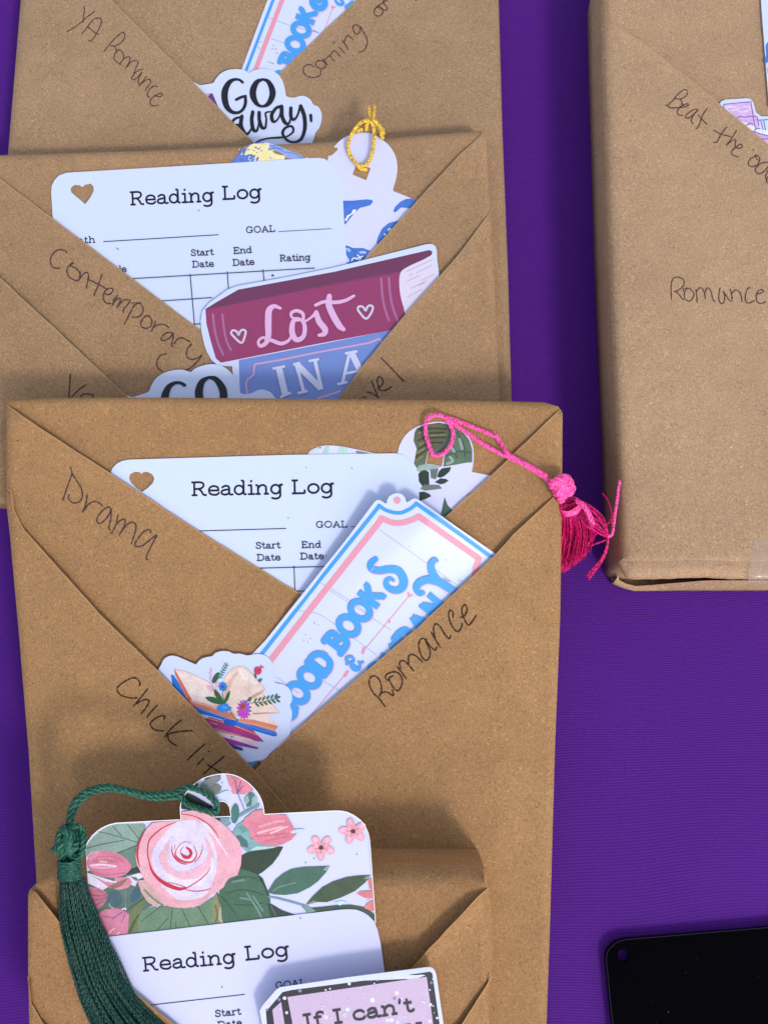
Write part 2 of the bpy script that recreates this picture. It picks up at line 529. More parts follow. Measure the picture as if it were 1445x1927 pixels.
# ------------------------------------------------------------------ a slab-serif alphabet drawn as strokes (x-height 1, capitals 1.4)
def _cl(cx, cy, a, b, n=12):
    return [(cx + a * math.cos(2 * math.pi * i / n), cy + b * math.sin(2 * math.pi * i / n)) for i in range(n)]
B_ = .07; T_ = 1.33; M_ = .93
GL = {
 'R': (1.27, ['l', (.24, B_), (.24, T_)], ['l', (.02, B_), (.48, B_)], ['l', (.02, T_), (.6, T_)], ['s', (.24, T_), (.68, T_), (.93, 1.2), (.95, .95), (.78, .74), (.5, .68), (.24, .68)], ['s', (.58, .68), (.78, .45), (.92, .14), (1.05, B_)], ['l', (1.0, B_), (1.2, B_)]),
 'e': (.98, ['l', (.12, .5), (.84, .5)], ['s', (.84, .5), (.78, .8), (.48, M_), (.2, .8), (.11, .5), (.2, .19), (.5, B_), (.74, .11), (.88, .26)]),
 'a': (1.02, ['s', (.16, .78), (.4, M_), (.64, .86), (.7, .62), (.7, .22), (.78, B_), (.96, .08)], ['s', (.7, .56), (.4, .54), (.13, .42), (.13, .18), (.34, B_), (.58, .13), (.7, .3)]),
 'd': (1.12, ['c', *_cl(.44, .5, .34, .43)], ['l', (.8, B_), (.8, 1.42)], ['l', (.6, 1.4), (.8, 1.4)], ['l', (.8, B_), (1.02, B_)]),
 'i': (.56, ['l', (.28, B_), (.28, M_)], ['l', (.07, M_), (.28, M_)], ['l', (.06, B_), (.5, B_)], ['l', (.27, 1.3), (.28, 1.36)]),
 'n': (1.16, ['l', (.24, B_), (.24, M_)], ['l', (.04, M_), (.24, M_)], ['l', (.04, B_), (.44, B_)], ['s', (.24, .62), (.42, .87), (.64, M_), (.84, .78), (.86, .5), (.86, B_)], ['l', (.68, B_), (1.08, B_)]),
 'h': (1.16, ['l', (.24, B_), (.24, 1.4)], ['l', (.04, 1.4), (.24, 1.4)], ['l', (.04, B_), (.44, B_)], ['s', (.24, .62), (.42, .87), (.64, M_), (.84, .78), (.86, .5), (.86, B_)], ['l', (.68, B_), (1.08, B_)]),
 'g': (1.08, ['c', *_cl(.44, .5, .34, .43)], ['s', (.8, M_), (.8, .3), (.8, -.1), (.68, -.34), (.4, -.42), (.16, -.34)], ['l', (.8, M_), (1.02, M_)]),
 'o': (1.02, ['c', *_cl(.5, .5, .39, .43)]),
 'c': (.95, ['s', (.8, .72), (.7, .87), (.48, M_), (.2, .8), (.11, .5), (.2, .19), (.48, B_), (.72, .11), (.86, .26)]),
 'l': (.54, ['l', (.26, B_), (.26, 1.4)], ['l', (.05, 1.4), (.26, 1.4)], ['l', (.04, B_), (.48, B_)]),
 't': (.74, ['s', (.3, 1.25), (.3, .7), (.3, .25), (.42, .08), (.6, .1), (.68, .2)], ['l', (.05, M_), (.62, M_)]),
 'r': (.86, ['l', (.24, B_), (.24, M_)], ['l', (.04, M_), (.24, M_)], ['l', (.04, B_), (.5, B_)], ['s', (.24, .6), (.4, .86), (.6, .94), (.78, .86)]),
 'f': (.72, ['s', (.74, 1.26), (.6, 1.38), (.4, 1.34), (.3, 1.1), (.3, B_)], ['l', (.06, B_), (.56, B_)], ['l', (.06, M_), (.6, M_)]),
 'L': (1.14, ['l', (.24, B_), (.24, T_)], ['l', (.02, T_), (.5, T_)], ['l', (.02, B_), (1.0, B_)], ['l', (.98, B_), (.98, .42)]),
 'I': (.7, ['l', (.34, B_), (.34, T_)], ['l', (.06, T_), (.62, T_)], ['l', (.06, B_), (.62, B_)]),
 'G': (1.42, ['s', (1.06, 1.02), (.92, 1.24), (.62, T_), (.3, 1.18), (.11, .7), (.3, .22), (.62, B_), (.92, .14), (1.08, .34)], ['l', (1.1, B_), (1.1, .6)], ['l', (.8, .6), (1.28, .6)], ['l', (1.08, 1.0), (1.08, 1.34)]),
 'O': (1.4, ['c', *_cl(.68, .7, .57, .63)]),
 'A': (1.42, ['l', (.2, B_), (.66, 1.34)], ['l', (.66, 1.34), (1.16, B_)], ['l', (.36, .48), (.98, .48)], ['l', (.02, B_), (.42, B_)], ['l', (.94, B_), (1.36, B_)]),
 'S': (1.06, ['s', (.86, 1.02), (.74, 1.26), (.48, T_), (.2, 1.2), (.18, .94), (.46, .74), (.8, .58), (.9, .34), (.72, .12), (.46, B_), (.2, .16), (.12, .4)], ['l', (.88, .98), (.88, 1.3)], ['l', (.11, .1), (.11, .42)]),
 'D': (1.34, ['l', (.24, B_), (.24, T_)], ['s', (.02, T_), (.3, T_), (.66, T_), (1.06, 1.12), (1.16, .7), (1.06, .28), (.66, B_), (.3, B_), (.02, B_)]),
 'E': (1.18, ['l', (.24, B_), (.24, T_)], ['l', (.02, T_), (1.0, T_)], ['l', (.02, B_), (1.04, B_)], ['l', (.24, .72), (.72, .72)], ['l', (.99, T_), (.99, 1.0)], ['l', (1.03, B_), (1.03, .4)], ['l', (.72, .56), (.72, .88)]),
 'M': (1.6, ['l', (.24, B_), (.24, T_)], ['l', (.24, T_), (.78, .3)], ['l', (.78, .3), (1.3, T_)], ['l', (1.3, T_), (1.3, B_)], ['l', (.02, B_), (.46, B_)], ['l', (1.08, B_), (1.54, B_)]),
 'T': (1.2, ['l', (.58, B_), (.58, T_)], ['l', (.06, T_), (1.1, T_)], ['l', (.36, B_), (.8, B_)]),
 'y': (1.1, ['l', (.2, M_), (.54, .1)], ['s', (.9, M_), (.54, .1), (.36, -.32), (.12, -.38)], ['l', (.02, M_), (.42, M_)], ['l', (.7, M_), (1.08, M_)]),
 'B': (1.3, ['l', (.26, B_), (.26, T_)], ['s', (.04, T_), (.5, T_), (.84, 1.24), (.9, 1.0), (.78, .78), (.5, .72), (.26, .72)], ['s', (.26, .72), (.6, .72), (.96, .6), (1.04, .38), (.92, .14), (.6, B_), (.04, B_)]),
 'K': (1.35, ['l', (.24, B_), (.24, T_)], ['l', (.02, B_), (.5, B_)], ['l', (.02, T_), (.5, T_)], ['l', (1.0, 1.28), (.3, .6)], ['l', (.5, .78), (1.08, .12)], ['l', (.84, T_), (1.2, T_)], ['l', (.86, B_), (1.28, B_)]),
 'P': (1.25, ['l', (.26, B_), (.26, T_)], ['l', (.04, B_), (.56, B_)], ['s', (.04, T_), (.55, T_), (.94, 1.2), (1.0, .95), (.88, .68), (.55, .58), (.26, .58)]),
 'N': (1.4, ['l', (.24, B_), (.24, T_)], ['l', (.26, T_), (1.04, .1)], ['l', (1.06, B_), (1.06, T_)], ['l', (.02, B_), (.46, B_)], ['l', (.02, T_), (.3, T_)], ['l', (.86, T_), (1.28, T_)]),
 'C': (1.3, ['s', (1.04, 1.02), (.9, 1.24), (.62, T_), (.3, 1.18), (.11, .7), (.3, .22), (.62, B_), (.92, .14), (1.08, .38)], ['l', (1.06, 1.0), (1.06, 1.34)]),
 '\'': (.36, ['l', (.2, 1.34), (.14, 1.02)]),
 ' ': (.62,),
}
def text(mb, surf, s, p0, p1, cap, material, weight=.20, thin=1.0):
    """letters along the baseline p0 -> p1 (pixels), scaled to fill it; cap = capital height in pixels"""
    tot = sum(GL[c][0] for c in s) - 0.06
    ux, uy = (p1[0] - p0[0]) / tot, (p1[1] - p0[1]) / tot
    l = math.hypot(ux, uy)
    k = cap / 1.4
    nx, ny = uy / l * k, -ux / l * k        # up
    x = 0
    w = weight * cap / 1.4
    for c in s:
        g = GL[c]
        for st in g[1:]:
            q = [(p0[0] + ux * (x + a) + nx * b, p0[1] + uy * (x + a) + ny * b) for a, b in st[1:]]
            lw = w * (thin if st[0] == 'l' and abs(st[1][1] - st[2][1]) < .05 else 1)
            mb.stroke(surf, q, lw, material, smooth=st[0] in 'sc', closed=st[0] == 'c', step=1.6, cap=st[0] == 's' or c in 'i\'')
        x += g[0]
# ------------------------------------------------------------------ materials of the place
K_TOP = kraft('kraft_paper_grey', (156, 126, 96), 1)
K_MID = kraft('kraft_paper_mid', (157, 124, 91), 2)
K_LOW = kraft('kraft_paper_warm', (156, 118, 79), 3)
K_LOW2 = kraft('kraft_paper_small', (156, 116, 77), 4)
K_RGT = kraft('kraft_paper_pale', (170, 138, 107), 5)
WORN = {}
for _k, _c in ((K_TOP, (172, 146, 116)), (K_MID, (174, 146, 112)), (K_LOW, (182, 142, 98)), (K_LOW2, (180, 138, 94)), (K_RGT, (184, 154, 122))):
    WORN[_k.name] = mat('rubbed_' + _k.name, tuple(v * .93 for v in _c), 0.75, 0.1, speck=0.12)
INK = mat('ballpoint_ink', (78, 58, 60), 0.5, 0.15, speck=0.3)
INKD = mat('black_pen_ink', (54, 36, 34), 0.5, 0.15, speck=0.3)
PRINT = mat('printer_black', (28, 26, 44), 0.55, 0.2)
CARD = mat('white_card', (197, 211, 242), 0.55, 0.2, speck=0.015)
CARDW = mat('white_card_lilac', (202, 207, 242), 0.5, 0.25, speck=0.015)
VINYL = mat('white_sticker_vinyl', (198, 211, 246), 0.32, 0.35, coat=0.25)

# ------------------------------------------------------------------ the tablecloth
def cloth_material():
    m = bpy.data.materials.new('purple_ribbed_cloth'); m.use_nodes = True
    nt = m.node_tree; N = nt.nodes; L = nt.links
    b = N['Principled BSDF']
    tc = N.new('ShaderNodeTexCoord')
    lo = N.new('ShaderNodeTexNoise'); lo.inputs['Scale'].default_value = 9; lo.inputs['Detail'].default_value = 1
    L.new(tc.outputs['Object'], lo.inputs['Vector'])
    sc = N.new('ShaderNodeVectorMath'); sc.operation = 'SCALE'; sc.inputs['Scale'].default_value = 0.03
    L.new(lo.outputs['Color'], sc.inputs[0])
    ad = N.new('ShaderNodeVectorMath'); ad.operation = 'ADD'
    L.new(tc.outputs['Object'], ad.inputs[0]); L.new(sc.outputs[0], ad.inputs[1])
    mp = N.new('ShaderNodeMapping'); mp.inputs['Rotation'].default_value = (0, 0, math.radians(-4))
    L.new(ad.outputs[0], mp.inputs['Vector'])
    wv = N.new('ShaderNodeTexWave'); wv.wave_type = 'BANDS'; wv.bands_direction = 'Y'
    wv.inputs['Scale'].default_value = 400; wv.inputs['Distortion'].default_value = 0.8
    wv.inputs['Detail'].default_value = 1; wv.inputs['Detail Scale'].default_value = 0.6
    L.new(mp.outputs[0], wv.inputs['Vector'])
    fi = N.new('ShaderNodeTexNoise'); fi.inputs['Scale'].default_value = 2200; fi.inputs['Detail'].default_value = 2
    L.new(tc.outputs['Object'], fi.inputs['Vector'])
    # how strongly the ribs show varies over the cloth
    am = N.new('ShaderNodeTexNoise'); am.inputs['Scale'].default_value = 16
    L.new(tc.outputs['Object'], am.inputs['Vector'])
    ar = N.new('ShaderNodeMapRange'); ar.inputs[1].default_value = 0.35; ar.inputs[2].default_value = 0.7; ar.inputs[3].default_value = 0.12; ar.inputs[4].default_value = 0.5
    L.new(am.outputs[0], ar.inputs[0])
    rm = N.new('ShaderNodeMix'); rm.data_type = 'RGBA'; rm.blend_type = 'MIX'
    rm.inputs[6].default_value = raw((81, 25, 131)); rm.inputs[7].default_value = raw((60, 18, 101))
    mu = N.new('ShaderNodeMath'); mu.operation = 'MULTIPLY'
    L.new(wv.outputs[0], mu.inputs[0]); L.new(ar.outputs[0], mu.inputs[1])
    L.new(mu.outputs[0], rm.inputs[0])
    mf = N.new('ShaderNodeMapRange'); mf.inputs[1].default_value = 0.3; mf.inputs[2].default_value = 0.7; mf.inputs[3].default_value = 0.84; mf.inputs[4].default_value = 1.16
    L.new(fi.outputs[0], mf.inputs[0])
    vs = N.new('ShaderNodeVectorMath'); vs.operation = 'SCALE'
    L.new(rm.outputs[2], vs.inputs[0]); L.new(mf.outputs[0], vs.inputs['Scale'])
    L.new(vs.outputs[0], b.inputs['Base Color'])
    b.inputs['Roughness'].default_value = 0.7
    b.inputs['Specular IOR Level'].default_value = 0.15
    b.inputs['Sheen Weight'].default_value = 0.08
    b.inputs['Sheen Tint'].default_value = (0.45, 0.25, 1, 1)
    bp = N.new('ShaderNodeBump'); bp.inputs['Strength'].default_value = 0.3; bp.inputs['Distance'].default_value = 0.0002
    L.new(wv.outputs[0], bp.inputs['Height']); L.new(bp.outputs[0], b.inputs['Normal'])
    return m
cb = MB()
nx = 60
vs = []; fs = []
for j in range(nx + 1):
    for i in range(nx + 1):
        x = -0.45 + 0.9 * i / nx; y = -0.40 + 0.9 * j / nx
        z = -0.0004 + 0.0004 * noise.noise(Vector((x * 9, y * 9, 3)))
        vs.append(Vector((x, y, z)))
for j in range(nx):
    for i in range(nx):
        a = j * (nx + 1) + i
        fs.append([a, a + 1, a + nx + 2, a + nx + 1])
cb.add(vs, fs, cloth_material())
tag(cb.build('tablecloth', loc=Vector((0, 0, 0))), 'purple ribbed tablecloth under the wrapped books', 'tablecloth', kind='structure')

# ------------------------------------------------------------------ wrapped books
class Book:
    """a paperback wrapped in kraft paper: rounded slab body plus folded paper flaps lying on it"""
    def __init__(self, plane, outline, T, roll, paper, seed, label, name='wrapped_book', bump=0.0004, tent=None):
        self.tent = tent
        self.pl, self.T, self.roll, self.paper, self.seed = plane, T, roll, paper, seed
        self.raw = list(outline)
        self.out = resample(outline, 8, True)
        self.mm = self.scale()
        c = [sum(p[k] for p in self.out) / len(self.out) for k in (0, 1)]
        self.c = c
        self.bump = bump
        base = self.pl.pt(c[0], c[1], -T)
        self.root = empty(name, base)
        tag(self.root, label, 'wrapped book', 'books wrapped in brown paper')
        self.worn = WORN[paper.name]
        self.body()
    def scale(self):
        a = self.pl.pt(600, 963, 0); b = self.pl.pt(610, 963, 0)
        return (b - a).length / 10                     # metres per pixel about here
    def drop(self, d):
        r = self.roll
        if d >= r: return 0.0
        d = max(d, 0)
        return (r - math.sqrt(max(0, r * r - (r - d) ** 2))) * self.mm * 0.8
    def wave(self, x, y, e=None):
        s = self.seed * 3.7
        if e is None: e = self.edge_d(x, y)
        k = 0.2 + 0.8 * math.exp(-(e / 90.0) ** 2)          # tight in the middle, looser at the folds
        sag = 0.0
        if self.tent:                                       # paper slopes down off the head of the book
            sag = -0.0065 * max(0.0, 1 - (y - self.tent) / 46.0) ** 2
        return sag + k * self.bump * (noise.noise(Vector((x / 210, y / 210, s))) + 0.4 * noise.noise(Vector((x / 70, y / 70, s + 5))))
    def edge_d(self, x, y):
        return poly_d((x, y), self.raw) if inside((x, y), self.raw) else 0.0
    def body(self):
        o = self.out; n = len(o)
        cc = area(o) > 0
        ex = []
        for d in (.06, .16, .3, .48, .72, 1.0, 1.35):
            dd = d * self.roll
            for i in range(n):
                a, b = o[(i - 1) % n], o[(i + 1) % n]
                tx, ty = b[0] - a[0], b[1] - a[1]; l = math.hypot(tx, ty) or 1
                q = (o[i][0] + (-ty if cc else ty) / l * dd, o[i][1] + (tx if cc else -tx) / l * dd)
                if inside(q, self.raw) and poly_d(q, self.raw) > dd * .93:
                    ex.append(q)
        p2, tr = triangulate(o, (), 22, ex)
        mb = MB()
        vs = []
        for x, y in p2:
            e = self.edge_d(x, y)
            vs.append(self.pl.pt(x, y, self.wave(x, y, e) - self.drop(e)))
        mb.add(vs, tr, self.paper)
        # side walls and underside
        edge = [self.pl.pt(p[0], p[1], self.wave(p[0], p[1], 0) - self.drop(0)) for p in o]
        H = self.T - self.drop(0)
        vs = []; fs = []
        for h in (1.0, .66, .33, 0):
            vs += [e - self.pl.n * (H * h) for e in edge]
        for k in range(3):
            for i in range(n):
                j = (i + 1) % n
                q = [k * n + i, k * n + j, (k + 1) * n + j, (k + 1) * n + i]
                fs.append(q if not cc else q[::-1])
        bt = list(range(n))
        fs.append(bt[::-1] if not cc else bt)
        mb.add(vs, fs, self.paper)
        self.body_o = mb.build('paper_wrapper', self.root)
    def near(self, p):
        return min(range(len(self.out)), key=lambda i: math.hypot(self.out[i][0] - p[0], self.out[i][1] - p[1]))
    def flap(self, free, off, way, lip=0.0004, lipw=15, lips=240.0, base=0.0004, label=None, grid=14, thick=0.0004):
        """free: pixel polyline of the folded edge, both ends on the outline; way: +1/-1 round the outline back to the start"""
        fr = resample(free, 8)
        j, i = self.near(fr[-1]), self.near(fr[0])
        n = len(self.out)
        path = []
        k = j
        while k != i:
            path.append(self.out[k]); k = (k + way) % n
        path.append(self.out[i])
        poly = fr[1:-1] + path if math.hypot(fr[0][0] - path[-1][0], fr[0][1] - path[-1][1]) < 9 else fr + path
        cl = [poly[0]]
        for p in poly[1:]:
            if math.hypot(p[0] - cl[-1][0], p[1] - cl[-1][1]) > 1.5: cl.append(p)
        if math.hypot(cl[0][0] - cl[-1][0], cl[0][1] - cl[-1][1]) < 1.5: cl.pop()
        poly = cl
        def fn(x, y):
            d = poly_d((x, y), free, False)
            e = self.edge_d(x, y)
            L = lip * math.exp(-(d / lipw) ** 2) * min(1, e / 30.0) * math.exp(-math.hypot(x - free[0][0], y - free[0][1]) / lips)
            t = min(1.0, e / 120.0); t = t * t * (3 - 2 * t)
            return self.wave(x, y, e) - self.drop(e) + L + base + (off - base) * t
        sf = Surf(self.pl, 0.0, fn)
        ex = []
        for q in resample(free, 10):
            for dd in (5, 11):
                ex.append((q[0] - dd * .7, q[1] + dd * .7)); ex.append((q[0] + dd * .7, q[1] + dd * .7))
        ex = [q for q in ex if poly_d(q, poly) > 3]
        for dd in (6, 14, 24):
            m = len(path)
            for a in range(1, m - 1):
                p, q = path[a - 1], path[a + 1]
                tx, ty = q[0] - p[0], q[1] - p[1]; l = math.hypot(tx, ty) or 1
                for sg in (1, -1):
                    z = (path[a][0] - ty / l * dd * sg, path[a][1] + tx / l * dd * sg)
                    if inside(z, poly) and poly_d(z, poly) > 3: ex.append(z)
        mb = MB()
        mb.sheet(sf, poly, self.paper, thick, grid=grid, extra=ex)
        # the fold itself is rubbed paler
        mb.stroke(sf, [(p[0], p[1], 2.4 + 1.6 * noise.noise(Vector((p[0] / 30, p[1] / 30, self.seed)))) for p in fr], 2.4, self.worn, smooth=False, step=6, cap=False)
        o = mb.build('flap', self.root)
        if label: o['label'] = label
        o_s = Surf(self.pl, 0.00004, fn)
        return o, o_s, poly
    def write(self, parent, surf, strokes, w, ink=INK):
        mb = MB()
        for s in strokes:
            mb.stroke(surf, s, w * .92, ink, wob=0.55, step=2.0)
        return mb.build('handwriting', parent)

P1 = Plane(0, 0.0105)
P2 = Plane(0, 0.0195)
P3 = Plane(760, 0.0366, 1900, 0.0150)
P4 = P3.lift(0.0245)
P5 = Plane(0, 0.025)

# --- first book, farthest up the table
O1 = [(50, -110), (40, 0), (16, 288), (-12, 600), (-20, 880), (968, 880), (962, 745), (955, 500), (945, 250), (938, 0), (934, -110)]
B1 = Book(P1, O1, 0.0105, 12, K_TOP, 1, 'brown paper wrapped book marked YA Romance, topmost of the left stack')
f1r, s1r, _ = B1.flap([(800, -112), (671.6, 0), (527.5, 138), (440, 222), (330, 330), (330, 880)], 0.0008, 1, base=.0003, lip=.0003)
f1l, s1l, _ = B1.flap([(100, -110), (208, 0), (350, 142), (363, 155), (476, 268), (600, 392), (760, 552), (760, 880)], 0.0018, -1, base=.0006, lip=.0010, lips=700)
B1.write(f1l, s1l, [V1(s) for s in (
 [(297,68),(298,120),(290,190),(283,260)], [(415,128),(350,175),(290,225),(200,300),(105,357)],
 [(270,382),(330,305),(400,222),(450,205),(487,215),(488,260),(455,340),(410,420),(375,458),(348,462)], [(340,310),(400,355),(430,380),(460,388)],
 [(523,580),(580,505),(650,430),(720,370),(748,375),(755,410),(735,460),(690,500),(640,520),(590,520)], [(630,520),(655,550),(660,590)],
 [(665,580),(690,560),(720,580),(740,620),(740,660),(715,705),(690,715),(650,690),(632,655),(650,600),(680,570)],
 [(700,735),(725,690),(760,655),(800,642),(815,660),(800,710),(762,778)], [(775,760),(830,700),(880,685),(905,710),(885,760),(858,830)],
 [(955,785),(920,790),(870,830),(832,885),(850,905),(890,885),(930,840),(950,815),(920,870),(905,930),(925,950)],
 [(1000,865),(960,920),(915,975)], [(945,945),(1000,905),(1045,905),(1040,950),(1000,1000),(985,1025)],
 [(1125,985),(1090,975),(1040,1005),(1008,1065),(1020,1095),(1040,1102)],
 [(1090,1080),(1120,1090),(1160,1092),(1182,1070),(1165,1055),(1120,1070),(1065,1110),(1040,1150),(1055,1190),(1090,1200),(1135,1190)])], 2.1)
B1.write(f1r, s1r, [V3(s) for s in (
 [(582,520),(550,500),(510,515),(500,555),(525,590),(580,603),(620,590),(637,560),(630,540)],
 [(630,470),(600,480),(595,505),(625,530),(665,525),(672,495),(650,475),(615,470)],
 [(650,460),(690,505)], [(665,465),(690,440),(705,435),(735,468)], [(705,432),(735,395),(750,400),(785,438)], [(775,365),(820,415)], [(742,328),(738,333)],
 [(800,310),(825,345),(848,385)], [(815,330),(830,290),(850,278),(885,308)],
 [(930,205),(905,190),(885,210),(895,250),(920,265),(940,240),(940,205),(960,240),(990,290),(995,340),(970,390),(930,408)],
 [(1085,40),(1055,70),(1050,105),(1075,125),(1110,110),(1115,75),(1090,55),(1060,65)], [(1150,0),(1090,40),(1100,65),(1140,80),(1150,60),(1120,20),(1130,-10)],
 [(1370,2),(1392,-8)])], 2.2)

# --- second book
O2 = [(-26, 296), (0, 292), (130, 288), (263, 284), (442, 276), (600, 268), (724, 260), (905, 246), (912, 249), (915, 258), (918, 342), (923, 398), (940, 745), (949, 930), (938, 948), (0, 949), (-36, 946)]
B2 = Book(P2, O2, 0.0086, 12, K_MID, 2, 'brown paper wrapped book marked Contemporary, below the YA Romance book')
f2a, s2a, _ = B2.flap([(-26, 318), (0, 337), (97, 410), (162, 459), (379, 623), (560, 760), (560, 948)], 0.0008, 1, base=.0003, lip=.0009, lips=260)
f2b, s2b, _ = B2.flap([(909, 250), (905, 256), (864, 293), (786, 378), (690, 485), (560, 620), (400, 790), (400, 948)], 0.00095, -1, base=.0004)
f2c, s2c, _ = B2.flap([(923, 399), (919, 405), (864, 480), (761, 595), (685, 687), (640, 747), (560, 838), (470, 948)], 0.0020, -1, base=.0006, lip=.0006, lips=600)
f2d, s2d, _ = B2.flap([(-33, 492), (0, 523), (110, 625), (231, 739), (300, 802), (420, 948)], 0.0024, 1, base=.0008, lip=.0011, lips=700)
B2.write(f2a, s2a, [V6(s) for s in (
 [(210,115),(190,95),(140,90),(95,120),(70,175),(80,225),(110,245),(150,248)],
 [(265,205),(225,230),(210,275),(235,325),(290,352),(320,335),(320,290),(290,250),(240,225),(255,200)],
 [(325,280),(320,320),(310,355)], [(315,345),(350,295),(385,285),(395,320),(380,390),(378,418)],
 [(508,300),(480,380),(440,478)], [(385,340),(440,365),(500,395),(555,430)],
 [(530,465),(570,470),(600,440),(590,418),(550,425),(520,470),(525,520),(550,545),(578,548)],
 [(640,475),(610,520),(598,560)], [(605,545),(640,505),(665,510),(655,545),(635,585)], [(640,575),(690,520),(730,515),(745,530),(715,570),(690,600),(690,625)],
 [(780,560),(745,630),(700,720)], [(775,570),(815,545),(845,560),(858,605),(840,645),(800,665),(765,660)],
 [(905,650),(870,660),(838,710),(845,745),(890,758),(925,735),(930,690),(905,650)],
 [(965,700),(945,745),(925,785)], [(940,755),(980,730),(1030,725),(1075,750)],
 [(1110,805),(1080,790),(1035,810),(1010,845),(1020,860),(1060,855),(1100,820),(1115,800),(1110,850),(1098,900),(1110,915)],
 [(1120,890),(1150,850),(1190,840),(1250,870)],
 [(1270,890),(1235,930),(1225,980),(1245,1015),(1290,1020),(1355,990)], [(1355,990),(1310,1050),(1250,1100),(1220,1110)], [(1055,975),(1010,985),(975,1035),(980,1090),(1020,1125)])], 2.7)
B2.write(f2d, s2d, [V6(s) for s in ([(238,1150),(235,1240),(228,1335),(226,1420)], [(368,1240),(310,1280),(255,1338),(210,1400)], [(330,1330),(360,1315),(420,1320),(435,1340),(420,1400),(360,1410),(330,1330)])], 3.0)
B2.write(f2c, s2c, [V7(s) for s in ([(985,885),(1010,890),(1050,915)], [(1050,915),(1035,880),(1012,820)], [(1045,865),(1075,840),(1075,810),(1055,795),(1045,820),(1060,870),(1090,875),(1125,855)], [(1070,690),(1120,740),(1195,820)], [(960,913),(975,916)])], 3.2)

# --- third book, leaning on the second
O3 = [(13, 760), (16, 752), (100, 748.5), (271, 748), (540, 750), (889, 753.6), (1024, 757), (1050, 765), (1058, 777), (1057.5, 868), (1053.6, 1160), (1044, 1400), (1034, 1755), (1028, 1927), (1022, 2085), (97, 2085), (85, 1927), (69, 1650), (55, 1420), (37, 1200), (18.7, 1000), (12.5, 948)]
B3 = Book(P3, O3, 0.0115, 15, K_LOW, 3, 'brown paper wrapped book marked Drama, Chick lit and Romance, with a pink tassel')
f3a, s3a, _ = B3.flap([(13, 763), (90, 816), (207, 891), (372, 999), (558, 1114), (760, 1243), (760, 2085)], 0.0008, 1, lip=0.0024, lipw=22, lips=230, base=.0003)
f3b, s3b, _ = B3.flap([(1055, 772), (1046, 779), (925, 895), (840, 972), (600, 1190), (500, 1280), (500, 2085)], 0.00095, -1, base=.0004)
f3c, s3c, _ = B3.flap([(1055, 922), (1038, 940), (966, 1007), (931.5, 1046), (784, 1184), (621, 1322), (548, 1384), (483, 1448), (400, 1520), (300, 2085)], 0.0021, -1, base=.0006, lip=.0006, lips=700)
f3d, s3d, _ = B3.flap([(20, 920), (23, 932), (25.7, 957), (36, 980), (46.7, 999), (190, 1158.6), (298, 1264), (477.5, 1449), (544.5, 1526), (700, 1700), (1000, 2085)], 0.0025, 1, base=.0008, lip=.0012, lips=900)
B3.write(f3a, s3a, [W3(s) for s in (
 [(310,112),(322,180),(275,320),(225,470)], [(325,180),(370,250),(420,330),(438,410),(420,470),(370,500),(320,490),(285,450),(295,410)],
 [(488,415),(478,500),(440,595)], [(460,575),(510,510),(570,485),(620,500),(658,535)],
 [(750,570),(725,545),(670,570),(610,640),(595,690),(615,722),(660,705),(720,640),(750,570),(745,680),(725,770),(740,790)],
 [(825,630),(800,740),(755,830)], [(800,740),(850,690),(900,680),(895,740),(840,850)], [(850,830),(910,750),(970,710),(1015,730),(1015,800),(970,940)],
 [(1180,825),(1165,790),(1110,810),(1040,890),(1005,955),(1030,975),(1090,965),(1150,920),(1245,850),(1200,940),(1150,1040),(1130,1100),(1150,1115)],
 [(-270,-180),(-262,-178)])], 3.0)
B3.write(f3c, s3c, [W4(s) for s in (
 [(360,1222),(300,1140),(230,1070),(195,985),(200,925),(245,900),(295,935),(320,1010),(318,1070),(300,1110)], [(300,1110),(330,1075),(380,1070),(445,1105),(435,1050)],
 [(385,945),(362,920),(375,885),(430,860),(490,865),(535,920),(535,990),(500,1050),(460,1040),(420,980),(400,925),(440,900)],
 [(485,805),(530,860),(578,925)], [(520,820),(510,760),(550,740),(600,780),(655,845)], [(605,770),(605,700),(640,675),(690,700),(750,755)],
 [(790,520),(740,510),(712,560),(720,640),(750,710),(790,738),(825,700),(830,640),(800,570),(780,520),(830,590),(880,630),(900,600)],
 [(840,440),(885,520),(935,600)], [(880,500),(865,400),(890,355),(930,380),(980,460),(1025,510),(1045,480)],
 [(1070,290),(1065,230),(1040,215),(1022,260),(1040,340),(1080,410),(1120,435),(1155,400),(1165,350)],
 [(1145,290),(1190,270),(1215,210),(1200,160),(1175,165),(1160,220),(1180,290),(1210,350),(1235,370),(1270,330),(1310,270)])], 3.1, INKD)
B3.write(f3d, s3d, [W5(s) for s in (
 [(378,185),(385,150),(350,105),(300,95),(220,130),(140,190),(128,235),(170,290),(240,315),(310,325),(350,318)],
 [(475,215),(400,310),(315,410)], [(345,385),(410,350),(460,340),(490,360),(460,420),(400,500)], [(580,405),(560,425)], [(555,430),(500,490),(465,540)],
 [(655,570),(665,530),(620,525),(550,560),(503,610),(510,645),(560,685),(650,695)], [(853,570),(780,630),(710,700),(668,765)],
 [(975,692),(880,697),(780,710),(715,730),(700,755),(720,810),(800,865)], [(1118,845),(1020,930),(925,1022)], [(1100,1008),(1035,1078)], [(1165,925),(1160,930)],
 [(1340,982),(1220,1080),(1105,1182)], [(1150,1078),(1220,1120),(1310,1178)])], 3.0, INKD)

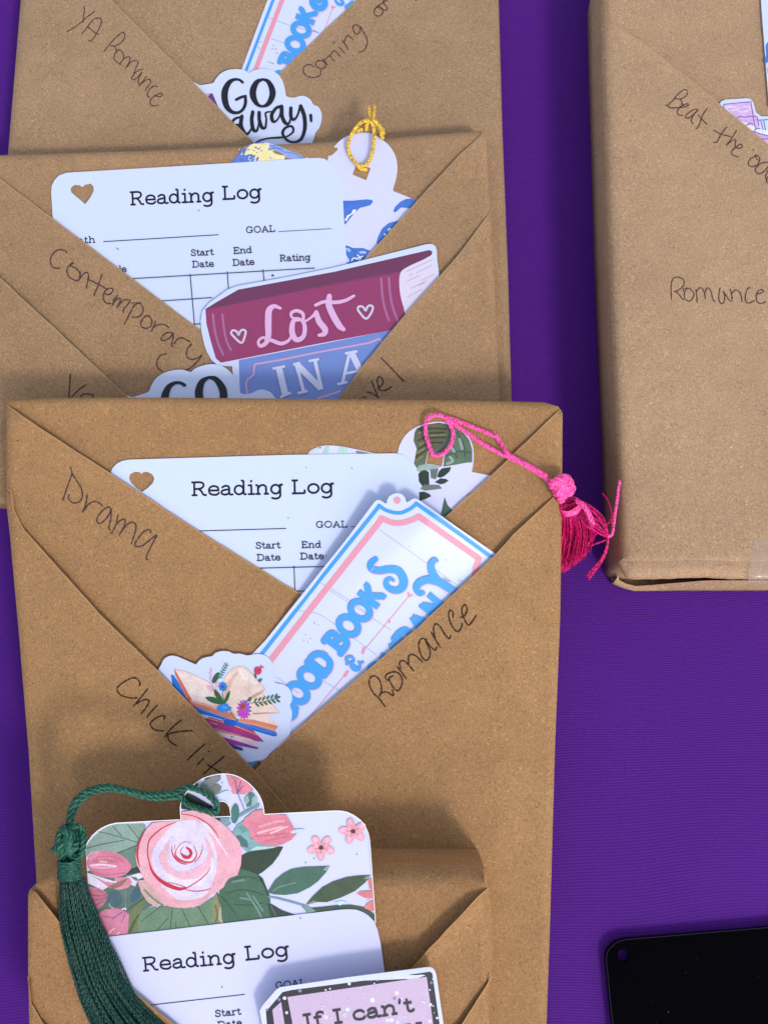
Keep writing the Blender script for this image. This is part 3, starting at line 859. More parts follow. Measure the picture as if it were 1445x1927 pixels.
# --- fourth book, small, lying on the third
O4 = [(104, 1633), (150, 1626), (400, 1624), (698, 1621), (896, 1623), (909, 1627), (914, 1640), (915.5, 1690), (917.5, 1736), (918.5, 1830), (921, 1927), (916, 2120), (60, 2120), (56, 1927), (53.7, 1841), (53.7, 1709), (53.5, 1684), (57, 1674), (68, 1663)]
B4 = Book(P4, O4, 0.0235, 8, K_LOW2, 4, 'small brown paper wrapped book with no handwriting, holding the rose bookmark', tent=1622)
def side_bulge():
    # the wrapper stands off the right-hand edge in a thin loop
    mb = MB()
    poly = catmull([(909, 1634), (915, 1648), (921.5, 1695), (927.5, 1736), (928, 1780), (926, 1830), (921, 1848), (912, 1862)], False, 5) + [(913.5, 1840), (915.5, 1780), (915.5, 1736), (912.5, 1680), (910, 1650)]
    mb.sheet(Surf(P4, -0.0002, lambda x, y: -0.0022 * max(0, (x - 914) / 14.0) ** 2), poly, K_LOW2, 0.0004, grid=5, extra=())
    mb.build('side_fold', B4.root)
side_bulge()
f4a, s4a, _ = B4.flap([(57, 1674), (68, 1680), (112, 1737), (233, 1853), (316, 1919), (480, 2050), (560, 2120)], 0.0022, 1, lip=0.0026, lipw=20, lips=200, base=.0004)
f4b, s4b, _ = B4.flap([(919, 1672), (900, 1688), (840, 1752), (775, 1822), (690, 1900), (520, 2060), (480, 2120)], 0.0024, -1, lip=0.0022, lipw=20, lips=250, base=.0005)
f4c, s4c, _ = B4.flap([(926, 1838), (913, 1860), (870, 1927), (760, 2060), (720, 2120)], 0.0045, -1, base=.0012)
f4d, s4d, _ = B4.flap([(53.7, 1838), (59, 1888), (80, 1925), (150, 1998), (290, 2120)], 0.0045, 1, base=.0010)

# --- right-hand book, lying flat on the cloth
def up5(p, k=1.0):
    """base outline point -> the same point seen at the height of the top face"""
    w = at_z(p[0], p[1], 0.0)
    d = Vector((w.x, w.y, P5.c)) - CAM
    loc = (d.x, d.y * CP + d.z * SP, -d.y * SP + d.z * CP)
    return (722.5 + FPX * loc[0] / -loc[2], 963.5 - FPX * loc[1] / -loc[2])
BASE5 = [(1132, -120), (1112, 2), (1103, 26), (1101, 38), (1104.5, 200), (1113.7, 505), (1128.4, 880), (1133.5, 1080), (1139, 1088), (1160, 1095), (1900, 1095), (1900, -120)]
O5 = [up5(p) for p in BASE5]
B5 = Book(P5, O5, 0.0252, 26, K_RGT, 5, 'brown paper wrapped book marked Beat the odds, alone on the right', bump=0.0005)
l5 = up5((1102, 36))
f5a, s5a, _ = B5.flap([(O5[2][0], O5[2][1] + 8), (1142, 42), (1200, 75), (1302, 154), (1352, 196), (1445, 273), (1560, 375), (1920, 700)], 0.0012, -1, lip=0.0010, lips=900, base=.0007)
B5.write(f5a, s5a, [V5(s) for s in (
 [(185,985),(140,1040),(90,1090)], [(185,985),(240,935),(280,930),(290,960),(270,1000),(215,1025),(160,1020)], [(215,1025),(235,1060),(230,1095),(180,1115),(110,1115),(70,1088)],
 [(205,1115),(250,1110),(295,1095),(300,1078),(270,1080),(215,1110),(185,1150),(200,1190),(240,1198)],
 [(400,1140),(375,1130),(320,1155),(278,1195),(275,1220),(310,1220),(360,1180),(395,1145),(350,1200),(330,1255),(350,1280)],
 [(495,1122),(450,1190),(410,1300),(380,1335)], [(405,1195),(450,1245),(492,1285)],
 [(695,1318),(640,1390),(600,1465),(565,1478)], [(565,1350),(640,1390),(740,1415)],
 [(800,1350),(750,1430),(695,1505)], [(700,1500),(750,1460),(790,1450),(785,1500),(790,1530)],
 [(790,1530),(840,1535),(860,1510),(840,1495),(800,1520),(755,1560),(750,1600),(815,1625)],
 [(1000,1620),(950,1640),(922,1680),(930,1715),(970,1728),(1020,1700),(1040,1650),(1025,1620),(990,1610),(1020,1660)],
 [(1170,1670),(1130,1680),(1060,1690),(1000,1740),(1000,1780),(1040,1800),(1090,1770),(1150,1700)], [(1190,1640),(1130,1760),(1100,1820),(1105,1850)], [(1200,1790),(1140,1820),(1115,1850),(1115,1890),(1160,1920)],
 [(970,1555),(985,1552)])], 2.2)
B5.write(f5a, s5a, [W1(s) for s in (
 [(160,445),(155,300),(165,210),(200,160),(250,150),(310,175),(330,215),(315,270),(260,320),(195,348)], [(225,345),(270,395),(320,455)],
 [(320,340),(315,315),(345,298),(400,305),(450,350),(455,400),(425,455),(380,470),(340,440),(330,390),(345,330),(365,310)],
 [(485,320),(495,400),(502,485)], [(490,350),(520,305),(555,295),(585,330),(605,400),(608,438)], [(605,370),(625,305),(655,295),(685,340),(705,430),(725,470),(740,465)],
 [(805,295),(790,370),(790,450),(820,505),(855,480),(865,410),(850,340),(880,390),(920,450),(945,475)],
 [(940,310),(960,400),(965,470)], [(955,380),(990,330),(1030,325),(1075,370),(1090,430),(1095,475)],
 [(1205,295),(1180,295),(1150,350),(1138,420),(1150,480),(1190,495),(1260,465)],
 [(1290,375),(1340,365),(1378,345),(1365,318),(1320,325),(1290,370),(1285,440),(1310,490),(1355,502),(1405,480)])], 2.2)
# ------------------------------------------------------------------ reading log cards
def heart(cx, cy, s, dx=0):
    return [(cx, cy - .28 * s), (cx + .22 * s, cy - .5 * s), (cx + .46 * s, cy - .42 * s), (cx + .52 * s, cy - .14 * s), (cx + .38 * s, cy + .12 * s), (cx + dx, cy + .5 * s),
            (cx - .38 * s, cy + .12 * s), (cx - .52 * s, cy - .14 * s), (cx - .46 * s, cy - .42 * s), (cx - .22 * s, cy - .5 * s)]
def card(plane, off, outline, hole, label, draw, thick=0.0004, fn=None, material=None):
    mb = MB()
    sf = Surf(plane, off, fn)
    mb.sheet(sf, outline, material or CARD, thick, holes=[hole] if hole else [])
    o = mb.build('reading_log_card')
    tag(o, label, 'card', 'reading log cards')
    tx = MB()
    draw(tx, sf)
    tx.build('printed_text', o)
    return o

c2 = [(97, 363), (98, 350), (103, 339), (112, 330), (126, 325), (330, 313), (480, 304), (585, 297.5), (600, 297), (611, 299), (624, 308), (635.4, 325), (642.6, 343), (645, 367), (648.3, 431), (654, 520), (672, 860), (130, 890)]
def d2(m, s):
    L = lambda p, w: m.stroke(s, V8(p), w, PRINT, smooth=False, cap=False)
    T = lambda t, a, b, c: text(m, s, t, V8([a])[0], V8([b])[0], c, PRINT)
    T('Reading', (394, 194), (795, 176), 26); T('Log', (833, 168), (1022, 160), 26)
    T('Month', (62, 380), (229, 372), 12.5); L([(267, 367), (815, 334)], 1.5)
    T('GOAL', (946, 327), (1086, 320), 12.5); L([(1100, 319), (1352, 305)], 1.0)
    T('Start', (684, 436), (792, 431), 12.5); T('Date', (691, 491), (793, 487), 12.5)
    T('End', (887, 426), (976, 421), 12.5); T('Date', (884, 483), (986, 478), 12.5); T('Rating', (1108, 462), (1254, 456), 12.5)
    T('Title', (282, 517), (377, 512), 12.5)
    L([(300, 550), (1275, 493)], 1.5); L([(400, 660), (785, 634)], 1.5); L([(600, 769), (735, 759)], 1.5)
    L([(680, 522), (707, 830)], 1.5); L([(857, 510), (863, 590)], 1.5); L([(1027, 500), (1034, 560)], 1.5)
    m.fill(s, V8([(1066, 533), (1073, 521), (1081, 531)]), PRINT, smooth=False)
    m.stroke(s, V8([(330, 398), (338, 404)]), 1.4, PRINT); m.stroke(s, V8([(719, 216), (723, 219)]), 1.4, PRINT)
h2 = V8([(180, 188), (135, 150), (112, 130), (110, 108), (125, 94), (150, 95), (163, 104), (178, 93), (205, 88), (219, 104), (220, 125), (205, 155)])
card(P2, 0.0005, c2, h2, 'white reading log card with heart hole beside the blue floral bookmark', d2)

c3 = [(208, 891), (213, 880), (221, 872), (230, 867.5), (242, 865), (540, 856), (745, 853), (760, 857), (772.6, 868), (781, 878), (786, 891), (789, 941), (806, 1420), (250, 1440)]
def d3(m, s):
    L = lambda p, w: m.stroke(s, p, w, PRINT, smooth=False, cap=False)
    T = lambda t, a, b, c: text(m, s, t, a, b, c, PRINT)
    T('Reading', (360.5, 933.5), (533, 930), 27); T('Log', (549, 930), (629, 928), 27)
    T('Month', (270, 1003), (350, 1001), 12); L([(372 - 20, 1000), (538.8, 994.6)], 1.5)
    T('GOAL', (594.5, 993.5), (654, 992.5), 12.5); L([(660, 991.3), (760, 989)], 1.0)
    T('Start', (481.5, 1033), (528, 1032), 12.5); T('Date', (484, 1055.8), (528, 1054.8), 12.5)
    T('End', (567.5, 1031.7), (605, 1030.8), 12.5); T('Date', (565.5, 1053.3), (609.5, 1052.5), 12.5)
    L([(430, 1071), (660, 1065)], 1.5); L([(553.6, 1065), (557, 1160)], 1.5); L([(480, 1114.5), (600, 1111.5)], 1.5)
    m.stroke(s, [(613, 1046), (614, 1046.6)], 1.4, PRINT)
    for p in ((576, 879), (662, 881), (542, 974)):
        m.stroke(s, [p, (p[0] + 1, p[1] + 1.5)], 1.2, PRINT)
h3 = [(268, 925.7), (256.5, 918), (246, 907), (243, 899), (245, 892), (253, 887.7), (262, 888), (266, 891), (270, 888), (277, 887.7), (286.7, 892), (290.7, 900), (288.5, 908), (279, 918)]
card(P3, 0.0005, c3, h3, 'white reading log card with heart hole tucked in the Drama book', d3)

c4 = [(205, 1763), (300, 1752), (559, 1721.7), (640, 1712), (659, 1711), (672, 1712.5), (683.7, 1717), (694, 1724), (702, 1732), (709.6, 1747.6), (716, 1775), (723.5, 1828), (748, 2030), (250, 2085)]
def d4(m, s):
    L = lambda p, w: m.stroke(s, p, w, PRINT, smooth=False, cap=False)
    T = lambda t, a, b, c: text(m, s, t, a, b, c, PRINT)
    T('Reading', (269.5, 1828.5), (445, 1813), 27); T('Log', (462, 1808), (545.5, 1799), 27)
    L([(262, 1894), (461, 1871.5)], 1.5); T('GOAL', (519, 1861), (576, 1854.5), 13)
    T('Start', (405.5, 1914.5), (454, 1909.5), 13); T('Date', (411, 1936), (456, 1931), 13)
    m.stroke(s, VL([(505, 375), (507, 380)]), 1.4, PRINT); m.stroke(s, VL([(818, 103), (821, 100)]), 1.3, PRINT)
card(P4, 0.0013, c4, None, 'white reading log card under the green tassel and glitter sticker', d4, material=CARDW)

# ------------------------------------------------------------------ stickers
def sticker(plane, off, outline, label, art, words=None, fn=None, material=None, group=None, thick=0.00025, grid=0, holes=()):
    mb = MB()
    sf = Surf(plane, off, fn)
    mb.sheet(sf, outline, material or VINYL, thick, grid=grid, holes=holes)
    if art: art(mb, sf)
    o = mb.build('sticker')
    tag(o, label, 'sticker', group)
    if words:
        t = MB(); t.lay = 75
        words(t, sf)
        t.build('lettering', o)
    return o
SBLK = mat('sticker_black', (24, 26, 36), 0.35, 0.35, coat=0.25)

# "GO away," cloud: drawn once, used at two sizes
GO_OUT = V2(catmull([(65,235),(100,241),(135,258),(190,252),(265,237),(290,200),(340,145),(410,112),(490,103),(560,112),(610,137),(622,138),(660,115),(740,102),(810,108),(870,135),(920,185),(945,235),(965,310),(972,360),(1010,378),(1060,378),(1110,363),(1160,368),(1210,400),(1240,450),(1280,465),(1310,510),(1320,570),(1310,630),(1290,680),(1260,715),(1245,770),(1230,810),(1200,900),(900,1000),(600,950),(400,760),(200,540),(60,330)], True, 12))
GO_ART = [([(175,345),(260,338),(325,495),(240,430)], (104, 62, 128)), ([(178,345),(235,344),(214,372)], (196, 165, 205))]
GO_LET = [
 [(552,232,26),(520,208,24),(470,205,28),(420,235,46),(382,310,62),(378,390,62),(400,470,52),(450,520,36),(510,525,28),(556,492,28),(580,430,30),(577,366,28)],
 [(582,366,24),(540,375,26),(490,400,26)],
 [(745,202,22),(690,230,46),(655,300,62),(655,370,60),(690,440,40),(742,465,24),(800,440,44),(838,370,58),(838,300,58),(800,225,40),(748,202,22)],
 [(545,560,34),(535,640,38),(555,700,38),(590,735,30),(620,710,20),(640,670,14)], [(540,570,20),(490,580,24),(455,612,26),(470,645,24),(520,640,16)], [(500,690,22),(530,622,14)],
 [(650,520,34),(640,600,36),(655,690,36),(690,700,24),(710,620,16),(712,530,30)], [(712,525,34),(715,600,34),(740,670,34),(772,670,22),(782,590,18),(775,530,18),(830,515,12)],
 [(930,468,36),(880,480,28),(835,545,34),(842,605,34),(870,612,20),(910,560,16),(930,480,26)], [(930,465,36),(935,560,36),(965,625,36),(1000,630,22),(1025,560,16)],
 [(1020,480,32),(1020,560,34),(1045,595,28),(1080,560,18),(1110,475,26)],
 [(1115,462,36),(1150,560,38),(1155,680,36),(1120,780,30),(1050,812,20),(980,790,24),(940,725,28),(970,672,24),(1030,660,22),(1042,710,20),(980,758,16),(900,768,20),(800,775,16),(720,795,16),(670,825,14)],
 [(1213,552,30),(1217,608,24)]]
def go_sticker(plane, off, xf, k, label):
    out = [xf(p) for p in GO_OUT]
    def art(m, s):
        for p, c in GO_ART:
            m.fill(s, [xf(q) for q in V2(p)], mat('go_%d' % c[0], c, 0.35, 0.35, coat=0.25), smooth=False)
    def words(m, s):
        for st in GO_LET:
            m.stroke(s, [xf(q)[:2] + (q[2] * k,) for q in V2(st)], 5, SBLK, step=2)
    sticker(plane, off, out, label, art, words, group='GO away cloud stickers')
go_sticker(P1, 0.0012, lambda p: tuple(p[:2]), 1.0, 'white cloud sticker reading GO away on the YA Romance book')
def go2(p):
    dx, dy = p[0] - 470, p[1] - 136.7
    return (360 + 1.225 * dx + 0.20 * dy, 699.8 - 0.20 * dx + 1.225 * dy)
go_sticker(P2, 0.0017, go2, 1.25, 'white cloud sticker reading GO, mostly hidden behind the top edge of the Drama book')

# "Good books & company" ticket
TB = mat('ticket_blue', (66, 152, 226), 0.4, 0.3, coat=0.2)
TP = mat('ticket_pink', (218, 146, 166), 0.4, 0.3, coat=0.2)
TPS = mat('ticket_pink_shadow', (196, 150, 190), 0.4, 0.3, coat=0.2)
TG = mat('ticket_grey_line', (150, 150, 178), 0.45, 0.3)
TICK = mat('ticket_white_vinyl', (200, 210, 244), 0.33, 0.35, coat=0.25)
def both(m, s, Z, st, w, sh):
    for closed, p in st:
        m.stroke(s, [(q[0] + sh[0], q[1] + sh[1]) + tuple(q[2:]) for q in Z(p)], w, TPS, closed=closed, step=2.5, cap=True)
    for closed, p in st:
        m.stroke(s, Z(p), w, TB, closed=closed, step=2.5, cap=True)
def ovl(cx, cy, a, b, ang): return (True, ellipse(cx, cy, a, b, ang, 14))
tk3 = [(380, 1330)] + VI([(0, 880), (440, 330), (592, 128), (604, 119), (618, 118), (634, 126), (648, 136), (658, 137)]) + \
      VI([(660, 118), (672, 98), (694, 85), (716, 81), (740, 87), (756, 102), (762, 122), (767, 132), (778, 126), (796, 114), (812, 110), (832, 118), (1040, 265), (1258, 416)]) + VI([(1225, 470), (1190, 540), (1180, 600)]) + [(720, 1330), (560, 1500)]
def tk3_fn(x, y):
    # the loose top of the ticket bows up off the card
    u = ((x - 480) * 0.619 - (y - 1240) * 0.785) / 380.0
    d = ((934 - x) * 0.64 + (1044 - y) * 0.77)          # distance from the flap that holds it
    return 0.0040 * max(0, min(1.05, u)) ** 1.6 * max(0, min(1, d / 130.0))
def tk3_art(m, s):
    for p in ([(622,282),(900,480),(1040,580)], [(300,570),(420,640),(560,740)], [(350,610),(680,825)], [(180,720),(300,745),(480,870),(600,960)], [(60,1080),(180,1170)], [(300,1095),(430,1170)], [(700,520),(720,530)]):
        m.stroke(s, VI(p), 1.0, TG, step=4)
    m.fill(s, VI([(962,535),(1006,560),(1000,564),(975,552)]), TG); m.fill(s, VI([(305,928),(345,955),(330,952)]), TG)
    for p in ((215,850),(240,870),(205,880),(228,888),(265,790),(285,795),(780,370),(1050,550),(1060,556),(1046,560),(975,443),(262,782)):
        m.stroke(s, VI([p, (p[0] + 4, p[1] + 3)]), 1.6, TG)
    m.stroke(s, VI([(-30,965),(0,930),(300,545),(618,150)]), 7.5, TB, smooth=False)
    m.stroke(s, VI([(616,148),(650,172),(700,187),(742,186),(790,163),(820,138)]), 7, TB)
    m.stroke(s, VI([(818,137),(1050,300),(1236,436),(1222,460)]), 7.5, TB, smooth=False)
    m.stroke(s, VI([(20,1000),(300,640),(632,220)]), 11.5, TP, smooth=False)
    m.stroke(s, VI([(628,218),(690,241),(740,242),(790,228),(836,208)]), 11, TP)
    m.stroke(s, VI([(832,208),(1000,325),(1160,438),(1140,490),(1135,545)]), 11.5, TP, smooth=False)
    m.fill(s, ellipse(500 + 714 / 2.89, 900 + 120 / 2.89, 6.6, 6.6), TP, smooth=False)
    m.stroke(s, VI([(780,640),(665,780),(535,935)]), 1.6, TP); m.fill(s, VI([(770,618),(782,624),(790,632),(804,635),(788,645),(776,648)]), TP)
    m.stroke(s, VI([(535,925),(528,950)]), 6, TP); m.stroke(s, VI([(440,1060),(330,1190),(200,1345)]), 1.6, TP); m.stroke(s, VI([(445,1052),(430,1075)]), 6, TP); m.stroke(s, VI([(670,772),(672,782)]), 4.5, TP)
    m.fill(s, VI([(175,1362),(195,1348),(200,1365),(188,1372)]), TP)
    # the ticket's lower corner
    m.stroke(s, [(492, 1420), (470, 1436), (450, 1470)], 16, TB); m.stroke(s, [(510, 1420), (494, 1432)], 10, TP)
def tk3_words(m, s):
    w = 13.5
    both(m, s, VI, [
     (False, [(598,438,28),(572,462,36),(575,492,38),(620,502,40),(670,494,42),(718,502,46),(746,540,48),(748,580,46),(725,606,40),(688,606,38),(658,585,34),(656,558,28),(676,544,22),(694,554,18)])], w, (0.8, 1.6))
    for d, c in ((1.2, TPS), (0, TB)):
        text(m, s, 'GOOD BOOK', tuple(q + d for q in VI([(128, 1333)])[0]), tuple(q + d for q in VI([(656, 635)])[0]), 43, c, weight=.40, thin=.6)
        text(m, s, 'COMPAN', tuple(q + d for q in VI([(560, 1229)])[0]), tuple(q + d for q in VI([(1001, 698)])[0]), 43, c, weight=.40, thin=.6)
    both(m, s, VI, [
     (False, [(1040,625,40),(985,590,46),(930,556,46)]), (False, [(935,560,46),(905,510,42),(900,468,36),(918,444,30),(930,446,20)]), (False, [(935,562,44),(880,552,42),(835,570,40),(820,602,36),(836,626,30),(856,622,22)])], w, (0.8, 1.6))
    both(m, s, VI, [(False, [(508,1040,16),(470,1012,16),(440,992,16),(446,974,15),(470,972,14),(480,990,14),(466,1012,15),(470,1034,16),(496,1044,16),(514,1026,14),(508,1000,12)]), (False, [(452,1005,14),(440,1012,12)]), (False, [(530,1000,12),(515,1008,12)])], 6, (0.5, 1.0))
sticker(P3, 0.0013, tk3, 'white ticket sticker in blue and pink reading GOOD BOOKS and COMPANY in the Drama book', tk3_art, tk3_words, fn=tk3_fn, material=TICK, grid=14, group='good books ticket stickers')

tk1 = V3([(260,-100),(220,0),(20,540),(-60,760),(330,900),(800,300),(1100,-100)])
def tk1_art(m, s):
    for p in ([(225,135),(420,205),(620,255)], [(250,300),(370,340)], [(140,330),(180,325)]):
        m.stroke(s, V3(p), 1.0, TG, step=4)
    for p in ((265,352),(255,375),(282,378),(290,410),(228,480),(248,486),(262,492),(300,480),(300,492),(150,370),(175,440)):
        m.stroke(s, V3([p, (p[0] + 8, p[1] + 5)]), 1.8, TG)
    m.fill(s, V3([(565,232),(600,240),(625,258),(590,250)]), TG)
    m.stroke(s, V3([(305,-100),(265,0),(45,575)]), 5.5, TB, smooth=False); m.stroke(s, V3([(375,-100),(335,0),(115,575)]), 8.5, TP, smooth=False)
    m.stroke(s, V3([(728,62),(670,215),(640,300)]), 1.3, TP); m.fill(s, V3([(715,40),(732,48),(752,52),(738,66),(722,68)]), TP)
def tk1_words(m, s):
    both(m, s, V3, [
     (False, [(640,-60,50),(585,-30,52),(572,20,50),(598,56,50),(640,62,48),(668,30,46),(660,-5,40)]), (False, [(600,5,20),(622,16,28),(636,2,30)])], 11, (1.0, 1.2))
    for d, c in ((1.1, TPS), (0, TB)):
        text(m, s, 'GOOD BOOK', tuple(q + d for q in V3([(241, 1038)])[0]), tuple(q + d for q in V3([(612, 90)])[0]), 34, c, weight=.40, thin=.6)
    both(m, s, V3, [(False, [(748,0,16),(768,28,22),(800,34,24),(806,12,22),(790,0,16)]), (False, [(836,46,26),(866,36,24)]), (False, [(830,60,20),(880,10,20)])], 6, (0.6, .8))
sticker(P1, 0.00045, tk1, 'white ticket sticker with blue BOOKS lettering beside the words coming of', tk1_art, tk1_words, material=TICK, group='good books ticket stickers')

# "Lost in a" book stack
LM = mat('lost_maroon', (142, 60, 102), 0.32, 0.35, coat=0.3, speck=0.06); LMD = mat('lost_maroon_dark', (106, 56, 88), 0.32, 0.35, coat=0.3, speck=0.06)
LPG = mat('lost_page', (212, 205, 226), 0.35, 0.3, coat=0.3); LPL = mat('lost_page_line', (188, 172, 200), 0.35, 0.3); LBL = mat('lost_blue', (112, 137, 204), 0.32, 0.35, coat=0.3, speck=0.05)
LPK = mat('lost_pink_letter', (214, 172, 214), 0.35, 0.3, coat=0.3); LPW = mat('lost_pale_mark', (196, 196, 220), 0.35, 0.3, coat=0.3); LBD = mat('lost_band', (160, 104, 150), 0.35, 0.3, coat=0.3); LPB = mat('lost_pink_line', (196, 160, 196), 0.35, 0.3, coat=0.3); LWB = mat('lost_white_letter', (198, 204, 236), 0.35, 0.3, coat=0.3)
lo = V7([(45,610),(30,540),(24,475),(34,415),(75,368),(180,292),(240,270),(520,220),(800,163),(1330,29),(1362,28),(1382,42),(1389,70),(1391,120),(1400,190),(1404,240),(1330,420),(1000,900),(820,1110),(300,1120),(235,980),(212,800),(206,735),(125,731),(88,700),(62,655)])
def lo_art(m, s):
    m.fill(s, V7([(245,700),(700,612),(1145,522),(1200,560),(1000,960),(820,1080),(280,1080),(250,850)]), LBL, smooth=False)
    m.fill(s, V7([(52,406),(600,292),(1185,185),(1215,200),(1200,330),(1250,450),(1150,522),(700,606),(142,715),(112,690),(80,580),(58,490)]), LM, smooth=False)
    m.fill(s, V7([(52,404),(120,362),(242,292),(800,188),(1345,63),(1364,72),(1358,92),(1180,192),(600,300),(60,408)]), LMD, smooth=False)
    m.fill(s, V7([(1188,182),(1225,158),(1290,128),(1358,102),(1370,120),(1380,230),(1330,330),(1222,436),(1196,390),(1178,320),(1172,250),(1176,205)]), LPG)
    for a, b in (((1212,188),(1365,118)), ((1230,210),(1250,200)), ((1270,195),(1360,152)), ((1215,245),(1290,210)), ((1300,240),(1370,205)), ((1240,285),(1330,240)), ((1220,335),(1300,290)), ((1280,270),(1320,252))):
        m.stroke(s, V7([a, b]), 1.8, LPL)
    for p in ([(95,435),(105,520),(125,600),(155,668)], [(150,436),(160,520),(175,590),(200,642)], [(1068,228),(1074,320),(1088,400),(1112,470)], [(1112,224),(1120,320),(1136,400),(1165,476)]):
        m.stroke(s, V7(p), 4.2, LBD)
    for p in ([(260,600),(212,560),(200,540),(212,527),(234,536),(244,556),(252,535),(268,524),(284,532),(280,560)], [(979,460),(940,420),(932,400),(944,388),(964,394),(978,414),(988,392),(1006,383),(1020,395),(1008,430)]):
        m.stroke(s, V7(p), 4.0, LPW, closed=True)
    m.stroke(s, V7([(300,930),(286,840),(292,815),(330,785),(336,724),(480,700),(700,655),(1000,600),(1058,575),(1078,608)]), 3.4, LPB, smooth=False); m.stroke(s, V7([(700,922),(830,880)]), 3.4, LPB, smooth=False)
def lo_words(m, s):
    for p in ([(485,400,16),(450,388,24),(420,412,36),(415,480,38),(415,560,34),(400,602,26),(368,618,20),(358,592,16),(385,570,16),(440,588,22),(490,604,22),(530,588,18),(552,556,14)],
              [(600,465,18),(560,475,26),(553,540,34),(578,582,30),(618,562,26),(625,500,24),(598,462,16),(555,455,14),(548,428,18),(580,414,20),(615,432,20),(622,475,14),(660,455,14),(690,428,22)],
              [(692,425,28),(708,475,34),(742,520,36),(738,548,28),(708,556,18)],
              [(768,330,30),(765,380,36),(790,440,38),(825,500,36),(850,522,24)], [(688,382,18),(740,362,20),(800,366,22),(860,355,20),(910,328,16)]):
        m.stroke(s, V7(p), 8, LPK, step=2)
    for a, b, w in (((475,740),(515,905),38), ((578,728),(622,890),20), ((580,725),(718,862),36), ((684,700),(722,862),20), ((882,668),(843,835),18), ((898,660),(965,800),36), ((855,778),(945,762),14)):
        m.stroke(s, V7([a + (w,), b + (w,)]), 8, LWB, smooth=False, cap=False)
    for a, b in (((440,750),(512,735)), ((484,915),(546,888)), ((558,726),(600,716)), ((648,706),(708,694)), ((584,892),(642,878)), ((700,868),(732,860)), ((858,662),(930,648)), ((814,840),(872,826)), ((930,806),(990,790))):
        m.stroke(s, V7([a + (15,), b + (15,)]), 5, LWB, smooth=False, cap=False)
sticker(P2, 0.0013, lo, 'sticker of a maroon book reading Lost on a blue book reading IN A', lo_art, lo_words, fn=lambda x, y: 0.0004 * max(0, min(1, (x - 640) / 180.0)) * max(0, min(1, (640 - y) / 150.0)), grid=15)

